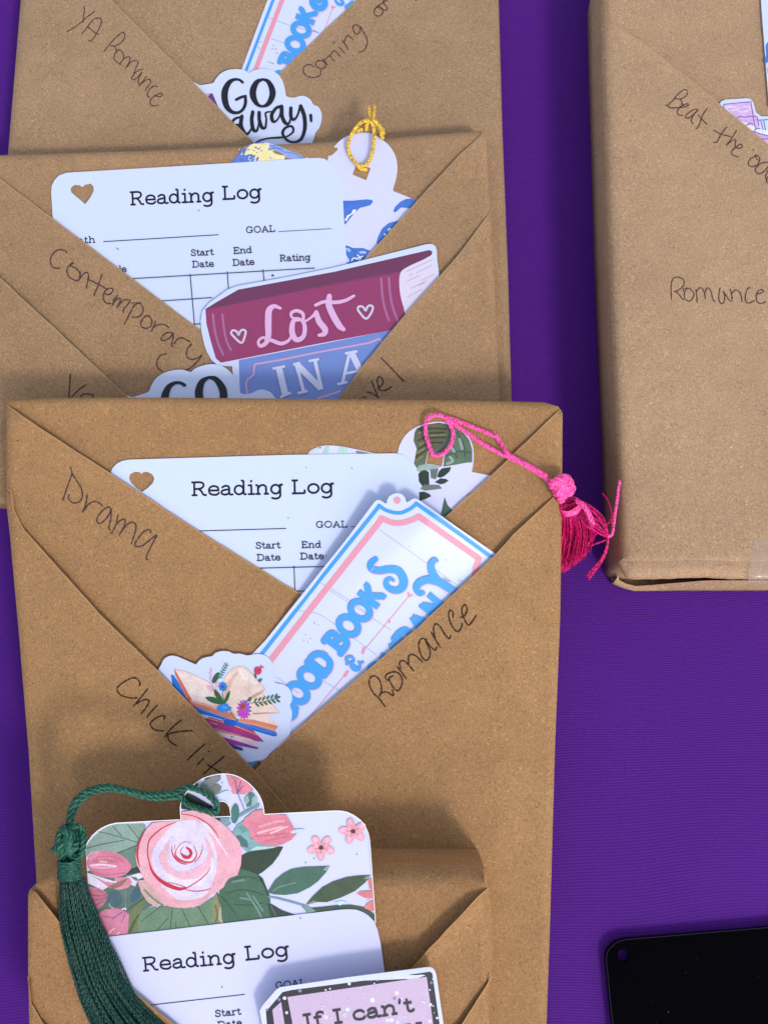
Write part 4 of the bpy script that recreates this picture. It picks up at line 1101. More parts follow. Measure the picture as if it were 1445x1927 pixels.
# open book with flowers
PAL = {}
def pc(r, g, b, rough=0.35):
    return mat('print_%d_%d_%d' % (r, g, b), (r, g, b), rough, 0.3, coat=0.15, speck=0.22)
ob = W6(catmull([(38,300),(50,260),(75,215),(100,165),(150,133),(210,130),(280,155),(414,213),(426,213),(445,190),(480,160),(540,140),(585,133),(620,100),(680,82),(750,85),(800,107),(870,108),(940,125),(1000,115),(1060,112),(1110,122),(1160,155),(1195,210),(1205,270),(1205,340),(1222,400),(1290,415),(1350,450),(1385,510),(1388,580),(1368,628),(1388,690),(1385,760),(1368,812),(1375,870),(1360,950),(1320,1020),(1230,1058),(1180,1100),(1120,1165),(1040,1185),(900,1200),(600,1150),(300,850),(20,500)], True, 14))
def ob_art(m, s):
    F = lambda p, c, sm=False: m.fill(s, W6(p), pc(*c), smooth=sm)
    K = lambda p, w, c: m.stroke(s, W6(p), w, pc(*c), step=2.5)
    F([(195,460),(330,600),(380,700),(540,770),(640,880),(560,900),(300,650)], (58, 26, 84))
    F([(170,325),(185,318),(205,330),(300,480),(375,600),(380,660),(330,620),(195,470)], (30, 112, 206))
    F([(355,618),(520,680),(700,745),(760,768),(830,778),(1235,900),(1240,935),(1205,942),(1000,882),(830,832),(770,845),(720,822),(690,772),(400,692)], (34, 104, 208))
    F([(500,770),(560,745),(690,780),(720,820),(830,832),(1000,882),(1112,996),(900,930),(560,830)], (170, 48, 118))
    F([(540,800),(620,830),(860,910),(1110,998),(1000,985),(640,880),(580,850)], (150, 52, 152))
    F([(640,885),(760,920),(960,962),(1050,1000),(1040,1042),(760,962),(670,930)], (222, 200, 208))
    F([(600,850),(700,880),(870,930),(960,962),(700,905),(640,890)], (204, 128, 104))
    F([(660,940),(760,965),(1050,1052),(1050,1068),(1030,1068),(730,1012)], (146, 56, 154))
    F([(715,1000),(880,1050),(905,1078),(880,1086),(790,1062)], (62, 58, 140))
    K([(520,752),(700,800),(860,852),(1050,930)], 1.2, (224, 170, 110)); K([(560,800),(640,820)], 1.0, (224, 170, 110))
    F([(205,258),(222,270),(300,410),(388,575),(376,622),(355,608),(212,320)], (200, 106, 84))
    F([(210,264),(330,290),(430,335),(560,400),(640,470),(720,600),(660,655),(385,575),(300,420)], (222, 206, 202))
    F([(372,575),(500,605),(640,650),(770,705),(840,778),(760,765),(560,690),(360,622)], (204, 122, 98))
    F([(372,575),(500,605),(640,650),(630,670),(500,630),(372,600)], (218, 160, 142))
    F([(840,770),(930,690),(1130,705),(1255,832),(1215,892),(1040,840),(850,800)], (224, 202, 196))
    F([(830,765),(1000,770),(1250,835),(1215,892),(1040,840),(850,800)], (202, 128, 104))
    F([(1075,488),(1140,560),(1210,640),(1268,702),(1150,700),(980,708),(880,740),(880,640),(1000,520)], (222, 200, 190))
    F([(715,350),(760,285),(800,250),(850,235),(900,238),(950,262),(1010,330),(1120,465),(1060,490),(990,525),(920,580),(860,660),(830,730),(790,690),(730,610),(690,500),(690,420)], (218, 198, 190), True)
    F([(1120,465),(1060,492),(990,528),(920,585),(862,662),(834,732),(858,720),(890,650),(950,590),(1020,548),(1080,512)], (190, 150, 128))
    F([(700,480),(740,400),(790,330),(850,290),(800,380),(760,480),(740,560),(720,580)], (206, 176, 164), True)
    F([(850,260),(920,270),(990,330),(1050,410),(960,400),(880,340)], (228, 214, 208), True)
    F([(620,452),(700,560),(722,602),(662,655),(600,620),(600,520)], (206, 180, 168), True)
    F([(730,600),(790,690),(834,732),(800,720),(745,660)], (196, 150, 124), True)
    F([(980,706),(1120,698),(1268,704),(1140,712),(1010,722)], (186, 140, 118))
    K([(210,264),(330,290),(430,335),(560,400),(640,470)], 1.0, (200, 168, 150)); K([(1075,488),(1140,560),(1210,640),(1268,702)], 1.0, (198, 164, 146))
    K([(715,350),(760,285),(800,250),(850,235),(900,238),(950,262),(1010,330),(1120,465)], 1.0, (200, 172, 158))
    K([(850,790),(1000,815),(1215,870)], 0.9, (228, 180, 160)); K([(380,590),(500,618),(640,665),(750,705)], 0.9, (226, 170, 150))
    F(ellipse(766, 806, 62, 34, 8), (28, 88, 190), True); K([(400,655),(520,690),(690,745),(720,775)], 1.4, (74, 150, 226)); K([(850,795),(1000,850),(1225,915)], 1.4, (70, 140, 222))
    for a, b in (((685,500),(720,610)), ((770,700),(845,782))): K([a, b], 1.6, (52, 96, 66))
    for p in ([(518,550),(570,540),(640,560),(712,610),(640,615),(560,590)], [(605,460),(650,500),(690,555),(716,612),(650,575),(612,520)], [(766,480),(760,540),(735,590),(712,608),(715,560),(740,505)]): F(p, (44, 92, 58), True)
    F(ellipse(622, 352, 26, 62, 30), (52, 92, 64), True)
    K([(655,360),(690,290),(738,200)], 1.2, (60, 120, 100))
    for i in range(6):
        t = i / 6; x = 660 + 75 * t; y = 350 - 145 * t
        F(ellipse(x + 18, y - 2, 15, 6, -15), (74, 138, 118), True); F(ellipse(x - 8, y - 18, 15, 6, 70), (74, 138, 118), True)
    K([(975,605),(1120,590),(1262,545)], 1.2, (60, 96, 78))
    for i in range(6):
        t = i / 6; x = 1000 + 250 * t; y = 602 - 52 * t
        F(ellipse(x + 22, y - 26, 26, 10, -58), (58, 104, 80), True); F(ellipse(x + 40, y + 22, 28, 11, 40), (58, 104, 80), True)
    F(ellipse(1255, 546, 18, 11, -15), (58, 104, 80), True); F(ellipse(965, 568, 26, 16, -60), (58, 104, 80), True)
    for i in range(7):
        F(ellipse(572 + 8 * math.sin(i * 2.3), 262 + i * 20, 7, 11, i * 37), (212, 150, 190), True)
    F(ellipse(560, 450, 26, 20), (216, 170, 190), True); F(ellipse(585, 470, 24, 22), (210, 170, 200), True); F(ellipse(640, 420, 20, 30), (206, 168, 190), True)
    K([(585,430),(600,480)], 1.2, (120, 130, 170))
    for i in range(8):
        a = i * 45; F(ellipse(694 + 24 * math.cos(math.radians(a)), 440 + 28 * math.sin(math.radians(a)), 22, 13, a), (42, 120, 212), True)
    F(ellipse(690, 440, 12, 12), (36, 66, 120), True)
    for i in range(10):
        a = i * 36; F(ellipse(706 + 46 * math.cos(math.radians(a)), 655 + 22 * math.sin(math.radians(a)), 32, 15, a * 0.8), (52, 130, 216), True)
    F(ellipse(712, 650, 30, 12), (84, 150, 220), True)
    for i in range(14):
        a = i * 360 / 14 + 10
        F(ellipse(908 + 40 * math.cos(math.radians(a)), 672 + 62 * math.sin(math.radians(a)), 38, 12, a), (186, 62, 178) if 60 < a < 220 else (150, 84, 196), True)
    F(ellipse(895, 640, 26, 30, 20), (150, 66, 50), True)
    for i in range(9):
        a = i * 40; F(ellipse(1046 + 20 * math.cos(math.radians(a)), 280 + 22 * math.sin(math.radians(a)), 20, 15, a), (200, 66, 96) if i % 2 else (176, 48, 84), True)
    for a in (-80, -55, -30): K([(1070, 258), (1070 + 40 * math.cos(math.radians(a)), 262 + 34 * math.sin(math.radians(a)))], 1.6, (204, 70, 100))
    F([(1008,312),(1035,322),(1028,362),(1014,345)], (58, 100, 76), True); F([(1048,378),(1072,362),(1092,362),(1078,388),(1062,396)], (58, 100, 76), True)
    F(ellipse(786, 946, 10, 6), (90, 40, 90), True)
sticker(P3, 0.0018, ob, 'scalloped white sticker of an open book with flowers tucked by Chick lit', ob_art)

# "If I can't" tag with glitter
GV = mat('glitter_vinyl_edge', (196, 204, 228), 0.22, 0.4, coat=0.5); GL_ = mat('glitter_lilac', (186, 166, 196), 0.25, 0.4, coat=0.5, speck=0.05); GB = mat('glitter_black', (30, 26, 34), 0.25, 0.4, coat=0.5)
gt = W7([(92,500),(72,390),(92,352),(188,240),(216,221),(700,149),(1265,77),(1290,76),(1312,85),(1326,105),(1334,130),(1388,500),(1430,900),(180,1000)])
def g_art(m, s):
    m.fill(s, W7([(130,560),(116,395),(235,255),(300,240),(1290,110),(1306,122),(1368,560),(1390,800),(200,900)]), GB, smooth=False)
    m.fill(s, W7([(322,560),(270,290),(1265,145),(1322,560),(1350,800),(380,880)]), GL_, smooth=False)
    m.fill(s, W7([(185,560),(163,382),(225,325),(262,560),(290,800),(230,880)]), GL_, smooth=False)
    rn = random.Random(5)
    cols = [(206, 236, 244), (214, 190, 236), (196, 214, 250), (230, 208, 222), (150, 190, 235)]
    big = [(878,312,17),(546,435,17),(700,380,16),(1052,262,15),(1072,442,16),(1015,455,14),(1058,470,14),(985,455,14),(265,402,12),(250,298,14),(210,308,13),(1300,188,12),(1292,345,13),(1288,462,16),(140,345,13),(124,382,10),(360,246,13),(712,195,12),(1340,440,10),(1036,300,12),(1086,300,10)]
    for i, (x, y, r) in enumerate(big):
        c = cols[i % 5] if i < 8 else rn.choice([(120, 130, 150), (214, 190, 236), (150, 130, 130), (90, 110, 160), (196, 214, 250)])
        m.fill(s, W7(ellipse(x, y, r, r * .95, rn.uniform(0, 90), 7)), mat('glitter_%d_%d' % (c[0], c[1]), c, 0.15, 0.6, coat=0.6), smooth=False)
    for i in range(60):
        x, y = rn.uniform(180, 1340), rn.uniform(150, 600)
        if inside((x, y), [(130,560),(116,395),(235,255),(300,240),(1290,110),(1306,122),(1368,560)]):
            r = rn.uniform(3, 8)
            c = rn.choice(cols[1:4]); m.fill(s, W7(ellipse(x, y, r, r, 0, 6)), mat('glitter_%d_%d' % (c[0], c[1]), c, 0.15, 0.6, coat=0.6), smooth=False)
    m.stroke(s, W7([(680,430),(672,412),(690,402)]), 1.6, mat('glitter_206_236', (206, 236, 244))); m.stroke(s, W7([(1230,318),(1245,326),(1248,334)]), 1.6, mat('glitter_206_236', (206, 236, 244)))
def g_words(m, s):
    text(m, s, 'If I can\'t', W7([(388, 520)])[0], W7([(1176, 395)])[0], 27, GB, weight=.23)
    text(m, s, 'y', W7([(1112, 566)])[0], W7([(1238, 546)])[0], 27, GB, weight=.23)
sticker(P4, 0.0036, gt, 'lilac glitter tag sticker with black border reading If I can\'t', g_art, g_words, fn=lambda x, y: 0.0034 * max(0, min(1, (1960 - y) / 130.0)), grid=11, material=GV)

# pastel sticker and bookmark sliver on the right-hand book
PO = mat('pastel_outline', (120, 96, 160), 0.35, 0.3, coat=0.2)
ps = V5([(622,1078),(640,1050),(680,1032),(900,1018),(945,1028),(972,1060),(1000,1165),(1052,1205),(1130,1206),(1400,1190),(1500,1300),(1450,1700),(1200,1650)])
def p_art(m, s):
    F = lambda p, c, sm=False: m.fill(s, V5(p), pc(*c), smooth=sm)
    F([(668,1084),(700,1078),(930,1056),(948,1070),(985,1180),(1020,1215),(1028,1245),(1450,1245),(1450,1600),(1120,1500),(800,1230)], (204, 170, 220))
    F([(1028,1250),(1080,1245),(1100,1350),(1060,1340),(1030,1320)], (190, 206, 238)); F([(1084,1245),(1135,1245),(1135,1350),(1105,1350)], (178, 212, 236))
    for p in ([(690,1110),(760,1105),(820,1125),(880,1105),(940,1112)], [(720,1150),(800,1140),(860,1160),(950,1135)]): m.stroke(s, V5(p), 2.0, pc(224, 206, 236))
    for x, y in ((880,1290),(950,1325),(1040,1360),(1110,1372)): F(ellipse(x, y, 44, 26, 18), (214, 226, 246), True)
    for p in ([(670,1118),(668,1084),(700,1078),(930,1056),(948,1072),(972,1210),(985,1290),(1000,1340)], [(800,1226),(835,1204),(880,1215),(930,1205),(985,1206),(1010,1210),(1030,1300)], [(1030,1245),(1140,1238)], [(1050,1255),(1075,1340)], [(1080,1250),(1100,1350)], [(900,1300),(940,1278),(970,1290)], [(985,1345),(1010,1330),(1040,1335)], [(940,1350),(1040,1385),(1140,1410)], [(1060,1440),(1140,1440)]):
        m.stroke(s, V5(p), 1.7, PO)
sticker(P5, 0.0007, ps, 'pastel lilac sticker peeking out above the words Beat the odds', p_art)
sl = V5([(1048,-300),(1053,0),(1066,200),(1085,430),(1100,640),(1118,860),(1135,1100),(1500,1300),(1700,-300)])
mb = MB(); sf = Surf(P5, 0.0008)
mb.sheet(sf, sl, CARD, 0.0004)
mb.fill(sf, V5([(1100,470),(1118,445),(1145,430),(1400,430),(1400,660),(1110,660),(1104,560)]), pc(64, 120, 200)); mb.fill(sf, V5([(1108,655),(1150,640),(1150,690),(1116,690)]), pc(190, 205, 235)); mb.fill(sf, V5([(1118,700),(1150,690),(1150,760),(1126,770)]), pc(120, 150, 210))
tag(mb.build('bookmark'), 'sliver of a white and blue bookmark at the right edge of the photo', 'bookmark')
# ------------------------------------------------------------------ bookmarks with cords and tassels
def thread(name, rgb, rough=0.45, sheen=0.12):
    m = bpy.data.materials.new(name); m.use_nodes = True
    nt = m.node_tree; b = nt.nodes['Principled BSDF']
    tc = nt.nodes.new('ShaderNodeTexCoord')
    n = nt.nodes.new('ShaderNodeTexNoise'); n.inputs['Scale'].default_value = 1500; n.inputs['Detail'].default_value = 2
    nt.links.new(tc.outputs['Object'], n.inputs['Vector'])
    mr = nt.nodes.new('ShaderNodeMapRange'); mr.inputs[1].default_value = 0.3; mr.inputs[2].default_value = 0.7; mr.inputs[3].default_value = 0.45; mr.inputs[4].default_value = 1.75
    nt.links.new(n.outputs[0], mr.inputs[0])
    v = nt.nodes.new('ShaderNodeVectorMath'); v.operation = 'SCALE'; v.inputs[0].default_value = alb(rgb)[:3]
    nt.links.new(mr.outputs[0], v.inputs['Scale']); nt.links.new(v.outputs[0], b.inputs['Base Color'])
    b.inputs['Roughness'].default_value = rough
    b.inputs['Specular IOR Level'].default_value = 0.3
    b.inputs['Sheen Weight'].default_value = sheen
    b.inputs['Sheen Tint'].default_value = alb(rgb)
    bp = nt.nodes.new('ShaderNodeBump'); bp.inputs['Strength'].default_value = 0.4; bp.inputs['Distance'].default_value = 0.0002
    nt.links.new(n.outputs[0], bp.inputs['Height']); nt.links.new(bp.outputs[0], b.inputs['Normal'])
    return m
PINK = thread('pink_silk_cord', (238, 84, 160), 0.45); PINKS = thread('magenta_tassel_thread', (190, 16, 96), 0.45)
GREEN = thread('green_silk_cord', (28, 80, 64), 0.42); GREEND = thread('green_tassel_thread', (13, 55, 47), 0.34, 0.05)
GOLD = thread('gold_silk_cord', (206, 170, 64), 0.35)
def path3(plane, pts, step=3.0):
    """(px, py, height mm above plane) -> smooth 3-D path"""
    return [plane.pt(q[0], q[1], q[2] / 1000.0) for q in catmull([tuple(p) for p in pts], False, step)]
def Z3(view, pts):
    out = []
    for p in pts:
        q = view([p[:2]])[0]
        out.append((q[0], q[1], p[2]))
    return out

# --- blue and gold bookmark in the second book
bm = empty('tassel_bookmark', P2.pt(690, 400, 0.0005))
tag(bm, 'pale bookmark with blue brush strokes and a gold cord loop in the Contemporary book', 'bookmark', 'bookmarks with cords')
mb = MB(); sf = Surf(P2, 0.0002)
bo = [(436, 308), (438, 303.8), (443, 298), (454.6, 282.4), (462, 276.5), (470, 272.8), (478, 270), (485.6, 269), (496, 268), (505, 269), (520, 273.5), (543.8, 282.4), (576.7, 296), (616, 311)] + \
     V4(catmull([(100,700),(130,610),(200,510),(280,440),(360,400),(480,372),(600,377),(700,425),(800,500),(870,590),(908,690),(917,800),(900,910),(872,1010),(868,1053)], False, 20)) + V4([(1160,1170),(1330,1240)]) + [(828, 425), (760, 640), (420, 520)]
mb.sheet(sf, bo, CARDW, 0.0004, holes=[V4([(436,745),(606,780),(552,927),(392,860)])])
BLU = pc(70, 116, 200); BL2 = pc(88, 120, 196); GLD = mat('gold_foil', (232, 222, 160), 0.32, 0.5, speck=0.1); WHT = pc(226, 230, 240)
F = lambda z, p, c, sm=True: mb.fill(sf, z(p), c, smooth=sm)
F(V4, [(200,1165),(400,1165),(560,1150),(618,1155),(634,1180),(600,1220),(480,1252),(400,1330),(320,1432),(250,1480)], BLU, False)
F(V4, [(302,1390),(330,1340),(385,1310),(395,1275),(440,1268),(420,1310),(360,1345),(320,1410)], WHT, False); F(V4, [(306,1390),(328,1350),(350,1345),(320,1402)], GLD, False)
F(V4, [(870,1285),(890,1240),(950,1180),(1020,1145),(1090,1140),(1180,1180),(1240,1230),(1160,1262),(1080,1256),(960,1246),(890,1306)], BLU, False)
F(V4, [(672,1660),(690,1590),(740,1490),(820,1425),(900,1404),(1000,1404),(1060,1500),(900,1700),(760,1760)], BLU, False)
F(V4, [(805,1505),(825,1482),(850,1492),(835,1512),(810,1528)], WHT, False); F(V4, [(758,1550),(775,1548),(790,1575),(765,1572)], WHT, False)
F(V4, [(250,1690),(330,1690),(400,1720),(520,1720),(600,1752),(560,1800),(520,1900),(250,1900)], BLU, False)
F(V4, [(318,1720),(360,1725),(375,1760),(350,1765),(318,1740)], pc(150, 172, 224)); F(V4, [(470,1765),(520,1755),(560,1770),(540,1785),(480,1780)], pc(170, 186, 228))
for p in ([(320,1815),(340,1860),(350,1880)], [(385,1870),(400,1840),(450,1840)], [(450,1800),(490,1840),(470,1860)], [(440,1850),(510,1815)], [(330,1875),(345,1850)]): mb.stroke(sf, V4(p), 2.2, WHT)
F(V2, [(440,1010),(480,970),(540,890),(600,850),(640,840),(600,1000),(480,1020)], BL2, False)
F(V2, [(530,935),(585,880),(620,850),(660,828),(700,830),(812,836),(800,882),(880,895),(965,940),(955,985),(780,1000),(690,985),(640,935),(560,940)], GLD, False)
for p in ([(540,985),(570,900),(582,880)], [(510,1000),(520,955),(560,948)], [(560,990),(600,945),(640,940)], [(600,1000),(640,960),(672,945)], [(640,1000),(660,972)], [(690,985),(700,965)]): mb.stroke(sf, V2(p), 4.0, BL2)
for p in ([(690,870),(715,890)], [(700,880),(725,865)], [(740,890),(730,905)], [(810,960),(830,970)], [(660,825),(760,818)], [(815,840),(870,845)]): mb.stroke(sf, V2(p), 1.4, BL2)
rg = random.Random(2)
for i in range(46):                                      # flaking edge of the foil
    x, y = rg.choice([(rg.uniform(520, 700), rg.uniform(880, 1000)), (rg.uniform(640, 960), rg.uniform(930, 990)), (rg.uniform(640, 820), rg.uniform(828, 900))])
    r = rg.uniform(5, 13)
    mb.fill(sf, V2([(x + r * rg.uniform(.5, 1.3) * math.cos(a), y + r * rg.uniform(.3, 1.0) * math.sin(a)) for a in (0, .9, 1.9, 2.8, 3.8, 5.1)]), GLD if i % 2 else (BL2 if x < 720 else WHT), smooth=False)
F(V2, [(820,845),(900,850),(1000,890),(1120,940),(1160,975),(1060,985),(960,960),(960,935),(860,890),(800,890)], pc(140, 160, 216), False)
for p in ([(800,885),(880,870),(960,910),(1040,920),(1130,968)], [(840,860),(940,880)]): mb.stroke(sf, V2(p), 1.6, BL2)
mb.build('card', bm)
cd = MB()
cd.rope(path3(P2, Z3(V4, [(560,800,.1),(500,800,.6),(440,735,1.2),(370,640,1.5),(343,530,1.7),(372,420,2.1),(430,320,2.6),(500,250,3.2),(575,228,3.6),(625,262,3.4),(645,330,2.8),(648,430,2.2),(635,560,1.8),(612,650,1.6),(565,735,1.4),(500,760,1.2),(450,770,.8)])), 0.00062, GOLD, 3, 0.0032)
cd.rope(path3(P2, Z3(V4, [(560,350,1.2),(560,280,2.2),(590,240,3.4),(640,232,4.0),(690,270,3.6),(715,330,2.8),(735,400,1.8),(742,440,.9)])), 0.0007, GOLD, 3, 0.0032)
cd.rope(path3(P2, Z3(V4, [(510,350,1.4),(480,330,2.0),(450,370,2.0)])), 0.0006, GOLD, 3, 0.0032)
cd.rope(path3(P2, Z3(V4, [(600,260,2.8),(592,180,2.2),(585,62,1.4)])), 0.0006, GOLD, 3, 0.0032, phase=1)
cd.rope(path3(P2, Z3(V4, [(620,270,2.6),(640,160,2.0),(652,48,1.2)])), 0.0006, GOLD, 3, 0.0032, phase=2)
cd.rope(path3(P2, Z3(V4, [(700,300,1.6),(745,330,1.0),(760,390,.8)])), 0.0006, GOLD, 3, 0.0032, phase=2)
cd.build('cord', bm)

# --- green leaf bookmark with pink tassel in the third book
bm = empty('tassel_bookmark', P3.pt(820, 900, 0.0005))
tag(bm, 'leafy green and white bookmark with a pink cord and tassel in the Drama book', 'bookmark', 'bookmarks with cords')
mb = MB(); sf = Surf(P3, 0.0002)
bo = W2(catmull([(30,385),(60,340),(130,312),(200,305),(300,315)], False, 14)) + W2([(500,357),(694,394)]) + W2(catmull([(696,360),(712,300),(760,222),(830,172),(900,145),(1000,131),(1100,150),(1180,200),(1230,265),(1252,340),(1251,430),(1240,500)], False, 14)) + W2([(1390,530),(1480,552),(1500,640),(1380,1200),(-40,960)])
mb.sheet(sf, bo, CARDW, 0.0004, holes=[W2([(920,350),(1035,366),(1020,457),(905,437)])])
F = lambda p, c, sm=False: mb.fill(sf, W2(p), pc(*c), smooth=sm)
K = lambda p, w, c: mb.stroke(sf, W2(p), w, pc(*c), step=2.5)
def leafw(p, c): F(p, c)
hl = W2([(920,350),(1035,366),(1020,457),(905,437)])
# the hole splits the painted leaf into an upper, a left and a right part
F([(836,180),(900,152),(1000,138),(1095,156),(1175,205),(1222,266),(1244,340),(1243,430),(1200,432),(1120,448),(1030,462),(1040,364),(918,346),(900,440),(850,492),(815,440),(835,330),(812,270),(820,210)], (90, 112, 92))
F([(836,182),(900,154),(1000,140),(1060,150),(1056,250),(1000,330),(918,344),(900,400),(830,440),(822,420),(838,330),(815,265),(822,210)], (92, 96, 72))
for p in ([(850,190),(960,180),(1050,185)], [(930,215),(1040,210)], [(930,250),(1050,245)], [(935,285),(1030,285)], [(845,270),(890,250)], [(850,330),(900,300)], [(830,390),(900,345)]): K(p, 3.2, (58, 66, 52))
for p in ([(850,215),(920,200)], [(935,232),(1045,228)], [(860,300),(900,275)], [(840,360),(890,330)], [(835,420),(880,385)]): K(p, 3.0, (120, 124, 88))
for p in ([(1130,210),(1180,300),(1190,380)], [(1060,380),(1150,350),(1230,360)], [(1100,300),(1130,400)]): K(p, 3.5, (66, 96, 80))
for p in ([(1080,390),(1100,420),(1060,440)], [(1150,260),(1170,330)], [(1090,320),(1110,350)]): K(p, 5.0, (140, 164, 158))
F([(832,490),(850,455),(902,440),(1022,460),(960,480),(870,505)], (146, 170, 164))
for p, c in (([(848,515),(868,494),(892,485),(925,500),(928,590),(905,612),(878,606),(852,570)], (46, 58, 52)), ([(984,535),(1000,495),(1022,474),(1088,464),(1078,495),(1040,530),(1008,544)], (44, 58, 50)),
             ([(934,482),(996,474),(985,520),(976,556),(940,546)], (102, 112, 108)), ([(968,575),(1010,548),(1050,552),(1070,564),(1040,585),(1010,592)], (48, 62, 54)),
             ([(862,625),(890,592),(1000,596),(1022,622),(960,630),(900,638)], (104, 114, 108)), ([(848,650),(890,645),(925,660),(944,678),(900,700),(850,715)], (44, 58, 50)),
             ([(1040,684),(1052,715),(1062,742),(1106,792),(1080,820),(1045,838),(1012,815),(1022,770)], (66, 96, 82))): F(p, c)
F(ellipse(1224, 676, 22, 18), (216, 170, 196), True); F(ellipse(1240, 664, 14, 12), (210, 160, 190), True)
F([(45,372),(75,342),(130,318),(110,350),(60,378)], (190, 214, 210)); F([(145,370),(165,315),(198,310),(180,372)], (166, 206, 196)); F([(252,368),(272,316),(332,330),(332,368)], (170, 208, 200)); F([(385,352),(400,345),(490,362),(440,368),(400,366)], (120, 128, 132)); F([(112,322),(136,318),(132,328)], (150, 70, 80))
mb.build('card', bm)
ts = empty('tassel', (0, 0, 0)); ts.parent = bm
cd = MB()
A = Z3(W2, [(980,385,.2),(955,372,.8),(940,340,1.2),(915,270,1.5),(898,190,1.8),(915,115,2.4),(965,84,3.0),(1030,92,3.2),(1090,135,2.9),(1150,175,2.4),(1220,222,2.2),(1330,300,2.2),(1445,362,2.2)]) + Z3(VF, [(1020,285,2.4),(1090,318,2.5),(1160,352,2.8),(1235,400,3.6),(1275,430,4.0)])
Bp = Z3(W2, [(970,380,.6),(1030,365,1.2),(1085,300,1.6),(1104,230,1.8),(1090,170,2.2),(1060,120,2.6),(1030,95,2.6),(1080,108,2.2),(1150,132,2.0),(1280,182,2.0),(1400,232,2.0)]) + Z3(VF, [(1010,205,2.0),(1040,245,2.2),(1075,295,3.2),(1130,328,3.6),(1200,365,4.0),(1262,405,4.4)])
cd.rope(path3(P3, A), 0.00062, PINK, 3, 0.0036)
cd.rope(path3(P3, Bp), 0.00062, PINK, 3, 0.0036, phase=1.3)
cd.build('cord', ts)
def ball(mb, cen, ax, up, ra, rb, material, coils, tr, seed=0):
    """a knot: an ellipsoid with thread wound over it in criss-cross turns"""
    rnd = random.Random(seed)
    sd = ax.cross(up).normalized(); up = sd.cross(ax).normalized()
    vs = []; fs = []; nu, nv = 20, 12
    for j in range(nv + 1):
        t = math.pi * j / nv
        for i in range(nu):
            a = 2 * math.pi * i / nu
            r = rb * math.sin(t) * (1 + .05 * math.sin(3 * a + seed))
            vs.append(cen + ax * (ra * math.cos(t)) + up * (r * math.sin(a)) + sd * (r * math.cos(a)))
    for j in range(nv):
        for i in range(nu):
            k = (i + 1) % nu
            fs.append([j * nu + i, (j + 1) * nu + i, (j + 1) * nu + k, j * nu + k])
    mb.add(vs, fs, material)
    for (n0, tilt, w0, wid, turns) in coils:
        # a band of threads wound around an axis tilted from ax
        q = (ax * math.cos(tilt) + (up * math.cos(n0) + sd * math.sin(n0)) * math.sin(tilt)).normalized()
        e1 = q.orthogonal().normalized(); e2 = q.cross(e1)
        for k in range(turns):
            h = w0 + wid * ((k + .5) / turns - .5) + rnd.uniform(-.02, .02)
            pts = []
            for i in range(28):
                a = 2 * math.pi * i / 28
                d = (e1 * math.cos(a) + e2 * math.sin(a)) * math.sqrt(max(.02, 1 - h * h)) + q * h
                # scale unit direction to the ellipsoid
                l = math.sqrt((d.dot(ax) / ra) ** 2 + (d.dot(up) / rb) ** 2 + (d.dot(sd) / rb) ** 2)
                pts.append(cen + d * (1.0 / l + tr * .5 + rnd.uniform(0, tr * .25)))
            mb.rope(pts + pts[:2], tr, material, 3, 0.0068, sides=6, phase=rnd.uniform(0, 6), fill=.54)
def overhand(mb, cen, ax, up, sa, sb, R, material, ph=0.0, pitch=0.0062):
    """the cord tied on itself: a closed three-lobed knot of twisted strands"""
    sd = ax.cross(up).normalized(); u2 = sd.cross(ax).normalized()
    pts = []
    for i in range(91):
        t = 2 * math.pi * i / 90 + ph
        pts.append(cen + ax * (sa * (math.sin(t) + 2 * math.sin(2 * t))) + sd * (sb * (math.cos(t) - 2 * math.cos(2 * t))) - u2 * (min(sa, sb) * 1.1 * math.sin(3 * t)))
    mb.rope(pts, R, material, 4, pitch, sides=6, fill=.44)
kn = MB()
kc = at_z(1055, 914, 0.0378); kd = at_z(1071, 949, 0.0325)
ax = (kd - kc).normalized()
ball(kn, kc, ax, Vector((0, 0, 1)), 0.0026, 0.0019, PINK, [], 0.0005, 3)
overhand(kn, kc, ax, Vector((0, 0, 1)), 0.00098, 0.00088, 0.00125, PINK, .3)
overhand(kn, kc + ax * 0.0024 - Vector((0, 0, .0005)), ax, Vector((0, 0, 1)), 0.0007, 0.00092, 0.00110, PINK, 1.4)
kn.rope([at_z(x, y, z) for x, y, z in catmull([(1084,942,.034),(1096,950,.0355),(1106,964,.0355),(1113,982,.0345),(1114,990,.0335)], False, 3)], 0.0008, PINK, 3, 0.0035)
kn.build('knot', ts)
co = MB()
rnd = random.Random(11)
for i in range(15):
    q = kd + ax * (0.0019 * (i / 14 - .5) + .0009)
    e1 = ax.orthogonal().normalized(); e2 = ax.cross(e1)
    co.tube([q + (e1 * math.cos(a) + e2 * math.sin(a)) * (0.0028 + rnd.uniform(-.00008, .00012)) + ax * rnd.uniform(-.00008, .00008) for a in (2 * math.pi * k / 26 for k in range(26))], 0.0002, PINK, 5, closed=True)
co.build('collar', ts)
sk = MB()
for i in range(330):
    t = rnd.random(); u = rnd.uniform(-1, 1)
    x0 = 1052 + 38 * t; y0 = 949 - 6 * abs(t - .5) - 8 * (t - .5)
    bx = 1030 + 82 * t ** 1.1 + rnd.uniform(-4, 4); by = 1078 - 48 * t ** 2 + rnd.uniform(-12, 8)
    z0 = 0.0315 + 0.002 * u; z1 = 0.012 + rnd.uniform(-.004, .012)
    mx = x0 + (bx - x0) * .5 + 16 * (t - .1) + rnd.uniform(-3, 3); my = 1008 + rnd.uniform(-4, 4)
    pts = catmull([(x0, y0, z0), (x0 + (mx - x0) * .55, y0 + 26, .028 + .003 * u), (mx, my, .020 + .005 * u), (bx, by, z1)], False, 9)
    sk.tube([at_z(*p) for p in pts], 0.00014, PINKS, 4)
